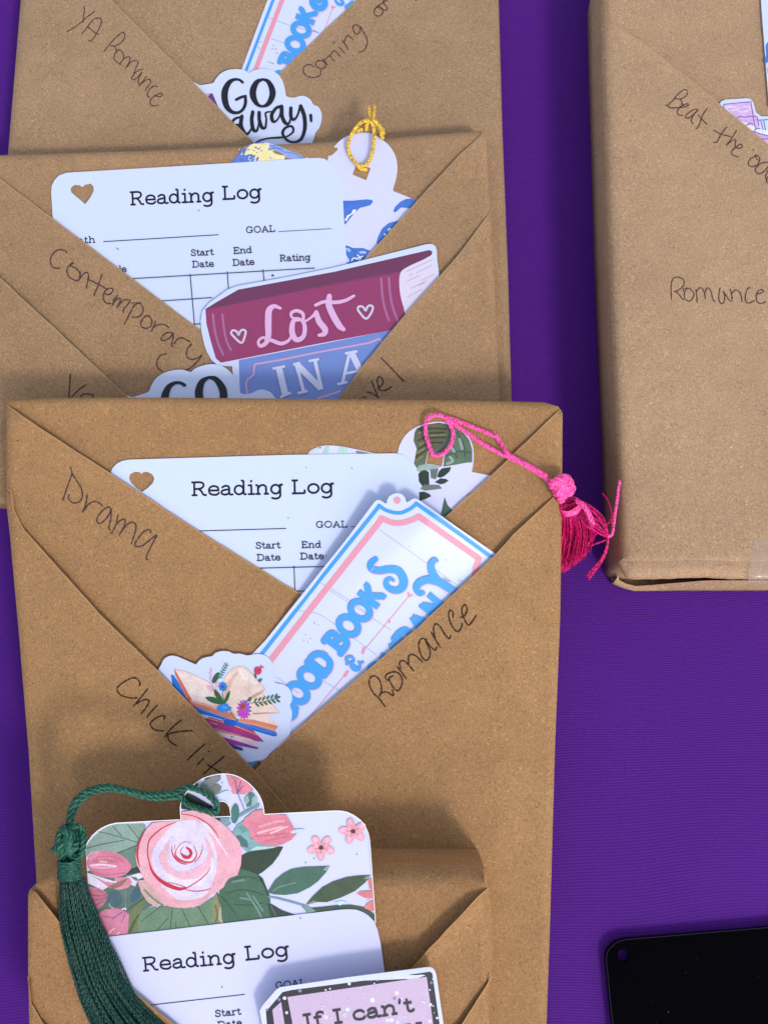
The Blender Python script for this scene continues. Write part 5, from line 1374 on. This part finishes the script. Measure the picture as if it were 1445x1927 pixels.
# stray threads on the right
def stray(pts, r, m=PINKS, st=2):
    P = [at_z(*p) for p in catmull(pts, False, 3)]
    sk.rope(P, r, m, st, 0.003)
for k in range(13):
    t = min(1, max(0, k / 12 + rnd.uniform(-.1, .1))); j = lambda: rnd.uniform(-2.5, 2.5)
    pts = [(1092 - 14 * t, 941 + 18 * t, .032), (1118 - 16 * t + j(), 952 + 36 * t + j(), .032), (1137 - 19 * t + j(), 976 + 24 * t + j(), .031), (1144, 1003 + 9 * t, .030)]
    sk.tube([at_z(*p) for p in catmull(pts, False, 4)], 0.00015, PINKS, 4)
stray([(1108,990,.03750),(1125,1003,.03350),(1144,1012,.02950)], .00035); stray([(1114,988,.03750),(1130,1000,.03350),(1144,1008,.03050)], .0003)
for dx, dy in ((0, 0), (3, 2), (-3, -2), (1, 5), (5, -3)):
    stray([(1144,1008,.03050),(1141 + dx * .3,1030,.02750),(1132 + dx * .6,1052,.02600),(1119 + dx,1070 + dy * .5,.02600),(1106 + dx,1086 + dy,.02600)], .00028)
stray([(1110,1027,.02950),(1124,1022,.02950),(1140,1016,.02950)], .0003); stray([(1104,1028,.02600),(1112,1014,.02750),(1122,1004,.03050)], .0003)
stray([(1143,1009,.03050),(1149,1008,.03050),(1152,1002,.02950),(1156,970,.02850),(1160,945,.02800),(1163,920,.02750),(1166,905,.02700)], .00052, PINK, 3)
stray([(1141,986,.03150),(1146,983,.03050),(1150,970,.02950),(1147,952,.02850),(1141,938,.02750),(1132,928,.02650)], .00026); stray([(1150,985,.03150),(1150,962,.02950),(1143,942,.02850)], .0002)
for i in range(26):                                      # fuzz and pulled hairs
    x0, y0 = rnd.uniform(1060, 1100), rnd.uniform(960, 1050)
    a = rnd.uniform(-.6, 1.6); l = rnd.uniform(8, 22)
    z = .022 + rnd.uniform(0, .008)
    sk.tube([at_z(*p) for p in catmull([(x0, y0, z), (x0 + l * .5 * math.cos(a), y0 + l * .5 * math.sin(a) - 2, z + .001), (x0 + l * math.cos(a + .5), y0 + l * math.sin(a + .5), z)], False, 3)], 0.00005, PINKS, 3)
sk.build('skirt', ts)

# --- rose bookmark with green tassel in the fourth book
bm = empty('tassel_bookmark', P4.pt(430, 1650, 0.0008))
tag(bm, 'rose and leaf patterned bookmark with a long green cord and tassel', 'bookmark', 'bookmarks with cords')
mb = MB(); sf = Surf(P4, 0.0009)
bo = [(161.8, 1598), (163, 1591), (167, 1583), (174, 1573), (182, 1565.5), (190, 1559.5), (199, 1555), (208, 1551.5), (218.6, 1549), (341, 1542.5)] + X2(catmull([(80,700),(80,620),(122,490),(240,330),(400,212),(560,155),(720,132),(900,155),(1080,250),(1230,400),(1312,560),(1348,742)], False, 24)) + \
     [(629, 1526), (642, 1526.3), (653, 1528.5), (665, 1534), (677.6, 1543), (686.5, 1554), (692.8, 1568), (695.5, 1582), (696.8, 1598), (706.5, 1735), (716, 1850), (180, 1880)]
hole = X2([(578,784),(578,690),(600,640),(650,565),(690,545),(740,550),(790,580),(825,640),(832,700),(845,772)])
mb.sheet(sf, bo, CARDW, 0.00045, holes=[hole], grid=30)
F1 = lambda p, c, sm=False: mb.fill(sf, X1(p), pc(*c), smooth=sm)
F2 = lambda p, c, sm=False: mb.fill(sf, X2(p), pc(*c), smooth=sm)
F3 = lambda p, c, sm=False: mb.fill(sf, X3(p), pc(*c), smooth=sm)
FK = lambda p, c, sm=False: mb.fill(sf, VK(p), pc(*c), smooth=sm)
K1 = lambda p, w, c: mb.stroke(sf, X1(p), w, pc(*c), step=2.5)
K2 = lambda p, w, c: mb.stroke(sf, X2(p), w, pc(*c), step=2.5)
K3 = lambda p, w, c: mb.stroke(sf, X3(p), w, pc(*c), step=2.5)
# left leaves
F1([(60,360),(66,330),(90,292),(140,240),(200,190),(260,160),(330,143),(560,136),(580,150),(585,200),(530,290),(500,400),(470,470),(420,440),(330,390),(200,372),(105,385),(62,430)], (134, 160, 150))
F1([(300,400),(500,330),(505,470),(540,560),(470,560),(450,520),(420,460)], (104, 132, 120))
for p in ([(170,210),(300,240),(510,305)], [(420,145),(470,205),(520,272)], [(295,165),(330,205),(372,248)], [(62,356),(200,320),(392,284)], [(345,398),(430,360),(505,328)]): K1(p, 1.4, (58, 82, 82))
F1([(70,555),(440,560),(560,560),(620,700),(700,830),(560,900),(430,1100),(330,1112),(104,1120),(91,900),(79,700)], (88, 112, 102))
F1([(71,572),(110,582),(300,645),(400,610),(520,575),(600,585),(510,640),(490,690),(380,650),(260,690),(205,722),(77,664)], (214, 210, 234))
F1([(405,580),(440,540),(510,515),(545,560),(500,572),(430,588)], (52, 66, 60)); F1([(440,600),(500,610),(520,640),(490,640)], (100, 120, 112))
F1([(95,585),(180,640),(260,700),(350,722),(430,700),(462,660),(440,612),(300,610),(330,660),(230,650)], (206, 134, 150))
F1([(255,690),(340,650),(430,612),(380,680),(300,712)], (140, 110, 104))
F1([(65,490),(80,440),(110,395),(200,376),(330,398),(420,458),(455,522),(400,585),(290,612),(160,592),(90,545)], (206, 124, 150), True)
F1([(70,430),(110,390),(180,378),(160,420),(90,470)], (212, 146, 164))
for p, c, w in (([(130,470),(220,462),(330,474)], (182, 116, 122), 4), ([(100,506),(200,500),(320,514)], (226, 196, 216), 4), ([(110,520),(220,528),(300,520)], (214, 168, 192), 3), ([(90,545),(220,590),(400,570)], (176, 96, 128), 1.5), ([(180,470),(240,476)], (222, 180, 180), 3), ([(150,430),(300,430),(400,480)], (190, 108, 138), 2)): K1(p, w, c)
F1(ellipse(310, 800, 62, 72, 0), (70, 100, 108), True); F1(ellipse(492, 765, 42, 68, 25), (66, 98, 112), True)
K1([(262,840),(270,865),(300,880)], 1.3, (176, 196, 196)); K1([(405,730),(402,800),(405,885)], 1.2, (130, 150, 144)); K1([(440,760),(480,690)], 1.2, (120, 140, 140))
F1([(80,690),(170,705),(225,735),(250,772),(215,850),(160,892),(92,880)], (196, 122, 142))
for p in ([(120,770),(180,772),(240,765)], [(125,810),(190,800),(240,775)], [(140,860),(200,820),(245,780)], [(150,720),(200,740),(240,765)]): K1(p, 1.5, (140, 84, 120))
F1([(420,1105),(425,960),(470,880),(560,800),(610,780),(570,860),(525,950),(525,1095)], (104, 118, 80)); K1([(440,1090),(480,1000),(520,940)], 3, (66, 84, 56)); K1([(420,900),(500,840),(560,800)], 2.4, (72, 92, 64)); K1([(455,1080),(500,985)], 1.5, (80, 100, 70))
F1([(140,950),(172,925),(225,892),(300,882),(380,888),(400,910),(436,932),(430,1040),(420,1108),(260,1126),(215,1040)], (200, 126, 152))
for p in ([(290,980),(350,930),(395,905)], [(370,1000),(395,950),(402,915)], [(210,950),(300,960),(380,915)]): K1(p, 2, (150, 96, 150))
K1([(260,1105),(280,1080),(305,1060)], 2.4, (226, 190, 200)); K1([(330,1112),(350,1095)], 2, (224, 186, 196)); K1([(378,888),(400,884),(408,892)], 2.6, (214, 214, 230))
# big lower leaves
F1([(520,1096),(516,1000),(545,905),(640,870),(800,860),(1000,880),(1100,830),(1172,780),(1170,1025),(900,1055)], (104, 132, 108))
for p in ([(540,1000),(640,920),(745,845)], [(815,870),(808,960),(795,1060)], [(675,1085),(720,1030),(775,968)], [(900,890),(940,980),(972,1048)], [(1040,870),(1090,950),(1132,1025)], [(840,1010),(850,1050)]): K1(p, 1.5, (58, 84, 66))
F1([(1165,1022),(1168,800),(1200,750),(1262,780),(1330,900),(1400,1000),(1300,1012)], (128, 130, 98)); K1([(1210,750),(1240,840),(1320,920),(1400,1000)], 2.6, (70, 84, 60)); K1([(1240,880),(1230,960),(1250,1010)], 5, (168, 166, 140)); K1([(1190,860),(1210,940),(1190,1010)], 4, (98, 108, 70))
FK([(370,780),(430,705),(510,560),(520,640),(610,672),(650,735),(680,800),(692,948),(395,992)], (72, 104, 84))
FK([(508,560),(540,540),(620,522),(720,502),(766,505),(740,555),(700,610),(640,660),(612,676),(540,650),(500,640)], (54, 70, 56))
for p in ([(420,790),(500,770),(580,780),(640,800)], [(370,800),(430,860),(470,920)], [(460,860),(560,865),(640,850)], [(430,720),(520,690),(600,700)]): mb.stroke(sf, VK(p), 1.7, pc(46, 70, 58), step=2.5)
for p in ([(540,790),(600,880),(630,940)], [(580,810),(640,900)], [(450,720),(520,710)], [(500,820),(560,830)]): mb.stroke(sf, VK(p), 3.5, pc(104, 138, 128), step=2.5)
FK([(605,672),(640,700),(680,800),(690,860),(650,760),(615,700)], (52, 70, 58))
FK([(668,850),(700,862),(760,898),(850,928),(740,944),(688,950)], (54, 72, 58)); mb.stroke(sf, VK([(690,870),(720,930)]), 1.2, pc(110, 130, 120))
# right side sprays
F3([(325,722),(400,600),(480,535),(560,492),(680,472),(800,468),(935,462),(900,520),(820,610),(740,670),(620,728),(500,745),(400,740)], (72, 106, 92)); K3([(380,705),(450,665),(600,625)], 2, (112, 146, 134)); F3([(868,500),(900,468),(935,462),(905,510)], (140, 160, 150))
F3([(330,752),(420,765),(560,800),(700,842),(690,858),(560,822),(420,785),(335,768)], (112, 146, 160))
F3([(700,842),(760,765),(860,670),(960,615),(1100,570),(1220,556),(1330,552),(1280,620),(1180,705),(1040,770),(900,815),(800,812),(730,832)], (70, 88, 68)); F3([(690,845),(770,800),(820,812),(735,835)], (130, 140, 124)); F3([(1260,590),(1290,560),(1330,552),(1300,590)], (130, 142, 128))
F3([(660,855),(760,870),(870,860),(1000,845),(1140,840),(1260,862),(1340,910),(1378,950),(1372,1008),(1300,930),(1180,880),(1000,890),(720,925)], (64, 84, 66)); F3([(665,855),(720,850),(800,900),(720,925)], (120, 150, 146))
F3([(975,815),(1050,800),(1100,815),(1030,848)], (186, 216, 222))
F3([(1195,735),(1230,708),(1350,702),(1356,780),(1270,772)], (208, 126, 128)); F3([(1300,590),(1340,585),(1348,690),(1318,690)], (208, 126, 128)); F3([(1265,870),(1300,815),(1362,795),(1368,895),(1330,900)], (208, 126, 128)); F3([(1290,800),(1330,780),(1300,815)], (190, 216, 224))
for cx, cy, rot in ((848, 284, 0), (1158, 126, 20)):
    for i in range(5):
        a = math.radians(rot + i * 72 + 20)
        F3(ellipse(cx + 82 * math.cos(a), cy + 72 * math.sin(a), 58, 40, math.degrees(a)), (222, 162, 176), True)
        F3(ellipse(cx + 100 * math.cos(a), cy + 88 * math.sin(a), 26, 18, math.degrees(a)), (224, 180, 202), True)
        K3([(cx, cy), (cx + 62 * math.cos(a), cy + 55 * math.sin(a))], 1.6, (200, 112, 118))
    F3(ellipse(cx, cy, 22, 20), (84, 56, 62), True)
for p in ((775,388), (695,428), (1193,345)): mb.stroke(sf, X3([p, (p[0] + 6, p[1] + 6)]), 1.4, PRINT)
# tulip bud on the right of the rose, with teal calyx
FK([(450,425),(480,370),(520,345),(570,395),(560,450),(640,490),(740,500),(660,520),(540,535),(500,500)], (122, 162, 164)); FK([(465,440),(500,430),(545,470),(550,510),(500,500)], (72, 112, 108)); FK([(480,380),(530,360),(560,400),(520,420)], (100, 146, 144))
FK([(600,500),(680,505),(740,500),(700,512),(560,528)], (176, 206, 212))
FK([(512,365),(540,325),(570,300),(640,276),(650,304),(760,306),(800,330),(832,390),(850,422),(815,462),(760,490),(700,500),(620,488),(568,448),(556,400)], (208, 126, 144))
for p, c, w in (([(560,340),(640,310),(700,312)], (196, 138, 146), 3), ([(610,420),(680,400),(760,380)], (224, 176, 188), 4), ([(620,380),(720,350),(770,345)], (220, 160, 174), 4), ([(590,440),(700,432),(800,420)], (188, 104, 128), 2.4), ([(660,470),(740,450),(800,440)], (196, 110, 134), 3), ([(690,420),(790,380)], (228, 190, 200), 3)): mb.stroke(sf, VK(p), w, pc(*c), step=2.5)
FK([(760,306),(790,310),(795,325),(770,322)], (214, 130, 148)); FK([(808,412),(840,398),(880,394),(905,402),(860,418),(820,422)], (186, 212, 218))
# tab prints, cut round the hole
F2([(360,315),(450,235),(540,178),(690,150),(688,215),(640,255),(560,312),(470,350),(392,396)], (122, 126, 130)); F2([(440,205),(540,170),(520,195),(450,222)], (60, 66, 64)); F2([(250,345),(330,265),(352,285),(345,340),(300,365)], (70, 78, 74))
F2([(398,402),(470,352),(560,312),(640,284),(702,330),(690,380),(620,440),(560,460),(470,455)], (112, 122, 112)); F2([(500,450),(560,440),(640,530),(600,540)], (50, 58, 54))
F2([(700,275),(730,262),(735,300),(712,330)], (176, 214, 216)); F2([(640,445),(720,400),(810,380),(820,440),(740,500),(660,490)], (190, 208, 230))
F2([(90,600),(122,492),(185,422),(300,470),(420,540),(560,620),(572,700),(572,770),(430,720),(300,700),(180,670),(95,660)], (40, 48, 44))
F2([(770,152),(890,155),(1000,205),(1070,250),(1192,380),(1080,415),(1060,440),(960,435),(870,432),(850,400),(870,390),(815,290)], (212, 130, 146)); F2([(820,185),(900,165),(980,205),(880,215)], (170, 130, 136))
for p in ([(905,230),(925,330),(940,430)], [(990,250),(960,340),(940,430)], [(1020,310),(970,380),(942,420)]): K2(p, 2.4, (130, 92, 130))
K2([(950,440),(1000,560),(1045,672)], 2.0, (128, 130, 158)); F2(ellipse(1145, 535, 100, 92), (142, 168, 172), True); F2([(1095,440),(1150,405),(1210,450),(1160,500),(1150,600),(1085,640),(1070,600),(1120,540)], (76, 116, 108))
F2([(948,770),(1000,725),(1120,655),(1280,575),(1270,605),(1120,700),(960,798)], (104, 150, 152)); K2([(1212,668),(1275,600)], 1.8, (104, 140, 146))
F2(ellipse(905, 735, 60, 148, 6), (70, 114, 110), True); F2([(600,805),(830,790),(820,840),(740,890),(660,850)], (104, 150, 154)); F2([(600,800),(680,800),(690,850),(640,830)], (50, 60, 56)); F2([(760,910),(840,860),(850,880),(780,940)], (126, 156, 166))
F2([(1010,880),(1060,800),(1180,700),(1322,664),(1340,745),(1200,790),(1050,860)], (208, 134, 148))
# the rose
F1([(492,430),(500,350),(530,280),(585,190),(640,133),(760,120),(886,110),(890,60),(905,35),(1000,22),(1060,30),(1130,62),(1190,95),(1262,145),(1350,232),(1405,300),(1424,380),(1416,500),(1385,592),(1300,622),(1262,700),(1160,765),(1060,855),(930,882),(800,870),(690,832),(610,720),(540,570),(505,500)], (222, 166, 180))
F1([(892,60),(905,35),(1000,22),(1020,40),(980,75)], (216, 168, 178))
F1([(660,560),(628,460),(650,360),(700,285),(780,190),(830,130),(900,112),(1000,108),(1070,140),(1110,180),(1170,290),(1210,420),(1200,560),(1150,700),(1100,775),(960,816),(850,802),(720,690)], (210, 202, 230))
F1([(1040,105),(1130,150),(1200,260),(1290,390),(1305,450),(1270,380),(1190,270),(1130,200)], (214, 206, 232))
F1([(690,430),(735,340),(800,265),(770,350),(760,430),(790,510),(860,560),(980,545),(1090,480),(1130,400),(1105,300),(1085,235),(1140,300),(1180,420),(1170,520),(1090,610),(940,635),(800,600),(730,540)], (220, 174, 192))
F1([(740,560),(800,590),(900,632),(1040,620),(1140,530),(1160,420),(1188,500),(1150,600),(1060,680),(930,690),(800,650)], (218, 210, 234))
F1([(760,340),(800,290),(780,380),(800,470),(760,440)], (216, 182, 190)); F1([(700,330),(760,250),(820,220),(760,300),(730,380)], (216, 208, 234))
F1([(610,680),(640,690),(700,740),(790,800),(900,818),(1060,802),(1110,770),(1150,735),(1110,820),(1050,858),(930,882),(800,870),(690,832)], (212, 160, 172))
F1([(510,640),(560,630),(640,690),(700,790),(690,878),(600,830),(540,740)], (196, 160, 160)); K1([(570,720),(640,790),(720,850)], 4, (112, 134, 112))
R = (186, 50, 66); R2 = (196, 72, 84)
for p, c in (([(940,350,16),(968,372,26),(978,405,28),(955,435,30),(918,428,30),(892,402,14)], R), ([(980,312,5),(930,298,6),(885,320,6),(852,365,8),(840,410,14),(870,450,18),(930,478,18),(985,474,16),(1018,440,14),(1026,395,10),(1000,330,5)], R2),
             ([(812,340,5),(815,400,12),(850,455,14),(900,488,12),(940,496,8)], R), ([(885,400,6),(890,365,8),(915,345,5)], R2), ([(1080,320,4),(1072,385,9),(1045,440,10),(1010,480,6)], R2), ([(840,320,4),(832,365,6)], R2),
             ([(850,126,5),(760,160,9),(690,205,11),(620,275,12),(600,340,10),(600,420,10),(615,490,12),(640,560,22),(700,630,30),(780,680,36),(870,712,30),(935,706,18)], R), ([(780,655,5),(850,670,7),(935,700,8)], R2),
             ([(935,720,7),(1000,732,9),(1080,728,9),(1150,710,5)], R2), ([(935,708,10),(1000,670,10),(1070,620,10),(1120,570,9),(1150,520,4)], R2),
             ([(575,200,5),(530,290,14),(510,370,18),(510,440,16),(528,520,7)], R), ([(890,58,6),(960,64,8),(1030,85,9),(1110,130,10),(1180,195,10),(1222,262,5)], R2)):
    mb.stroke(sf, X1([q for q in p]), 4, pc(*c), step=2)
mb.stroke(sf, bo[:-2], 1.5, mat('white_cut_edge', (236, 240, 252), 0.6, 0.2), smooth=False, step=8, cap=False)
mb.stroke(sf, hole, 1.3, mat('white_cut_edge', (236, 240, 252)), smooth=False, closed=True)
mb.build('card', bm)
ts = empty('tassel', (0, 0, 0)); ts.parent = bm
cd = MB()
A = Z3(X4, [(1395,300,.2),(1400,245,1.6),(1370,205,2.8),(1310,150,3.4),(1230,110,3.6),(1150,95,3.6),(1090,118,3.8),(1040,140,4.0),(900,152,4.4),(800,150,4.6),(650,118,4.8),(500,88,5.0),(390,104,5.4),(290,148,5.8),(220,220,6.2),(185,320,6.6),(172,430,7.0)])
Bq = Z3(X4, [(1385,310,.3),(1370,300,1.6),(1290,285,2.6),(1200,255,2.8),(1130,215,2.8),(1100,170,3.0),(1060,172,3.6),(950,180,3.8),(850,178,4.0),(720,150,4.2),(600,118,4.4),(460,112,4.6),(350,146,5.0),(265,205,5.4),(215,290,5.8),(195,360,6.2),(190,430,6.8)])
cd.rope(path3(P4, A), 0.00082, GREEN, 3, 0.0050)
cd.rope(path3(P4, Bq), 0.00082, GREEN, 3, 0.0050, phase=1.1)
cd.build('cord', ts)
kn = MB()
kc = P4.pt(131, 1586, 0.0075); kd = P4.pt(133, 1632, 0.0070)
ax = (kd - kc).normalized()
ball(kn, kc, ax, Vector((0, 0, 1)), 0.0036, 0.0020, GREEN, [], 0.0005, 8)
overhand(kn, kc - ax * .0006, ax, Vector((0, 0, 1)), 0.00105, 0.00085, 0.00125, GREEN, .8)
overhand(kn, kc + ax * .0022 + Vector((0, 0, -.0006)), ax, Vector((0, 0, 1)), 0.0008, 0.00085, 0.00110, GREEN, 2.0)
kn.rope(path3(P4, Z3(X4, [(290,440,8),(300,520,9),(290,600,9),(265,680,8)])), 0.0008, GREEN, 3, .004); kn.rope(path3(P4, Z3(X4, [(120,440,8),(90,500,8.6),(82,580,8),(105,650,8)])), 0.0008, GREEN, 3, .004)
kn.rope(path3(P4, Z3(X4, [(200,420,9.5),(260,410,10),(292,450,9)])), 0.0007, GREEN, 3, .004)
kn.rope(path3(P4, Z3(X4, [(90,590,6),(60,600,5.6),(40,610,5.0)])), 0.0007, GREEN, 3, .004)
kn.build('knot', ts)
co = MB(); rnd = random.Random(4)
cp = P4.pt(132, 1634, 0.0066)
for i in range(17):
    q = cp + ax * (0.0042 * (i / 16 - .5))
    e1 = ax.orthogonal().normalized(); e2 = ax.cross(e1)
    rr = 0.00255 + .00025 * (i / 16)
    co.tube([q + (e1 * math.cos(a) + e2 * math.sin(a)) * (rr + rnd.uniform(-.00008, .00012)) + ax * rnd.uniform(-.00012, .00012) for a in (2 * math.pi * k / 28 for k in range(28))], 0.00023, GREEN, 5, closed=True)
co.build('collar', ts)
sk = MB()
LB = VJ([(322,880),(318,980),(315,1100),(325,1210),(340,1300),(375,1440),(420,1600),(470,1760),(535,1927),(600,2070)])
RB = VJ([(478,870),(505,960),(560,1100),(615,1230),(660,1330),(720,1490),(770,1610),(880,1760),(1050,1927),(1190,2040)])
for i in range(112):
    lay = i % 4
    t = min(1, max(0, ((i // 4) + .5) / 28.0 + rnd.uniform(-.03, .03)))
    arch = math.sqrt(max(0, 1 - (2 * t - 1) ** 2))
    wig = rnd.uniform(-1, 1); f1, f2 = rnd.uniform(-.05, .05), rnd.uniform(-.03, .03)
    pts = []
    for k in range(10):
        s = k / 9
        tt = min(1.0, max(0.0, t + f1 * math.sin(s * 3.0) + f2 * math.sin(s * 7 + wig)))
        x = LB[k][0] + (RB[k][0] - LB[k][0]) * tt; y = LB[k][1] + (RB[k][1] - LB[k][1]) * tt
        base = 4.6 if s < .15 else 3.9
        h = base + (1.0 + 2.2 * lay / 3) * arch * (1.0 - .35 * s) - 1.2 + rnd.uniform(-.4, .4) * (s > .1)
        pts.append((x, y, h))
    cv = catmull(pts, False, 7)
    sk.rope([P4.pt(q[0], q[1], q[2] / 1000) for q in cv], 0.00043, GREEND, 2, 0.0026 + rnd.uniform(-.0003, .0004), sides=4, phase=rnd.uniform(0, 6), fill=.54)
for pts in ([(520,1000),(590,1180),(665,1340),(745,1490),(835,1690),(905,1800),(985,1900)], [(520,990),(600,1190),(670,1360),(720,1500),(755,1600),(850,1720),(960,1850)]):
    q = VJ(pts)
    sk.rope(path3(P4, [(p[0], p[1], 4.2 - .3 * i) for i, p in enumerate(q)], 5), 0.00036, GREEND, 2, .0022, sides=5, fill=.62)
sk.build('skirt', ts)
# ------------------------------------------------------------------ black acrylic plate
PLM = mat('black_acrylic', (2, 2, 5), 0.1, 0.03)
pp = Plane(0, 0.0024)
po = [(1151.5, 1927), (1146, 1880), (1141.7, 1832.6)] + catmull([(1138.6, 1805), (1141, 1790), (1150, 1779), (1160, 1771), (1172.5, 1767)], False, 4) + [(1445, 1744), (1640, 1728), (1660, 2120), (1172, 2120)]
mb = MB()
mb.sheet(Surf(pp, 0), po, PLM, 0.0021, holes=[ellipse(1172.5, 1799, 10.5, 12.5, -20, 24)])
# polished rim, dust and a few fine scratches
RIM = mat('acrylic_rim', (20, 17, 36), 0.25, 0.3); DUST = mat('pale_dust', (90, 90, 110), 0.9, 0.0)
ps_ = Surf(pp, 0)
mb.stroke(ps_, [(p[0] + (1.6 if p[0] < 1300 else 0), p[1] + 1.6) for p in po[:-3]], 1.3, RIM, smooth=False, cap=False)
rd = random.Random(9)
for i in range(7):
    x, y = rd.uniform(1160, 1440), rd.uniform(1775, 1925)
    r = rd.choice([.5, .6, .7, .9, 1.3]); a = rd.uniform(0, 6)
    mb.fill(ps_, [(x + r * rd.uniform(.5, 1.4) * math.cos(a + k), y + r * rd.uniform(.5, 1.2) * math.sin(a + k)) for k in (0, 1.2, 2.5, 3.8, 5)], DUST, smooth=False)
tag(mb.build('acrylic_plate'), 'glossy black acrylic plate with a hole in its rounded corner', 'plate')
# ------------------------------------------------------------------ right-hand book: folded end and tape
def end_fold():
    mb = MB()
    # lip of the top sheet hanging over the end
    sf5 = B5
    top = []; 
    yb = O5[8][1]
    rows = []
    y0 = yb - 34; span = 1089.0 - y0
    for k, (dy, dz) in enumerate(((0, -.0001), (.35, .0004), (.62, .0004), (.8, .0000), (.9, -.0008), (.97, -.002), (1.0, -.0036))):
        row = []
        for i in range(61):
            x = 1163 + i * 5
            wob = 1.6 * math.sin(x / 31.0) + 1.2 * noise.noise(Vector((x / 22.0, 3, 0)))
            pinch = max(0, 1 - (x - 1163) / 26.0) ** 2
            yy = y0 + dy * span * (1 - .5 * pinch) + wob * dy ** 2
            row.append(P5.pt(x + 3 * pinch + 38 * (1 - dy) - 4, yy, dz * (1 - .3 * pinch) - .0015 * pinch * (1 - dy) ))
        rows.append(row)
    vs = [p for r in rows for p in r]; n = 61; fs = []
    for j in range(len(rows) - 1):
        for i in range(n - 1):
            fs.append([j * n + i, (j + 1) * n + i, (j + 1) * n + i + 1, j * n + i + 1])
    mb.add(vs, fs, K_RGT)
    mb.build('top_lip', B5.root)
    # lower fold standing against the end, sagging open at the left
    mb = MB()
    pts = []
    w0 = at_z(1445, 1112.5, 0.0)
    yb_w = w0.y
    xs = [1150, 1160, 1175, 1193, 1220, 1250, 1280, 1296, 1310, 1360, 1410, 1500, 1700, 1900]
    hs = [.0105, .004, .0022, .0022, .0046, .0080, .0112, .0132, .0138, .0138, .0138, .0138, .0138, .0138]
    vs = []; fs = []
    for x, h in zip(xs, hs):
        w = at_z(x, 1112.5, 0.0)
        yy = yb_w + (max(0, 1193 - x) / 43.0) ** 1.3 * 0.0022
        vs.append(Vector((w.x, yy + .0045, 0.0003)))
        for t in (0, .35, .7, 1.0):
            vs.append(Vector((w.x, yy - 0.0006 * math.sin(math.pi * t) + .0012 * t, 0.0002 + h * t)))
    for i in range(len(xs) - 1):
        for k in range(4):
            a = i * 5 + k
            fs.append([a, a + 5, a + 6, a + 1])
    mb.add(vs, fs, K_RGT)
    mb.build('end_fold', B5.root)
end_fold()
tm = bpy.data.materials.new('clear_tape'); tm.use_nodes = True
nt = tm.node_tree; b = nt.nodes['Principled BSDF']
b.inputs['Base Color'].default_value = alb((200, 188, 186)); b.inputs['Roughness'].default_value = 0.2; b.inputs['Alpha'].default_value = 0.22; b.inputs['Specular IOR Level'].default_value = 0.5; b.inputs['Coat Weight'].default_value = 0.5
mb = MB()
rows = []
for (y, h) in ((1012, .0009), (1050, .0009), (1078, .0011), (1086, .0009), (1092, .0000), (1096, -.0020), (1099, -.0050)):
    rows.append([P5.pt(1414 - (y - 1012) * .08 + i * 12, y, h + .0002 * math.sin(i * 1.3)) for i in range(22)])
vs = [p for r in rows for p in r]; fs = []
for j in range(len(rows) - 1):
    for i in range(21):
        fs.append([j * 22 + i, (j + 1) * 22 + i, (j + 1) * 22 + i + 1, j * 22 + i + 1])
mb.add(vs, fs, tm)
mb.build('tape', B5.root)
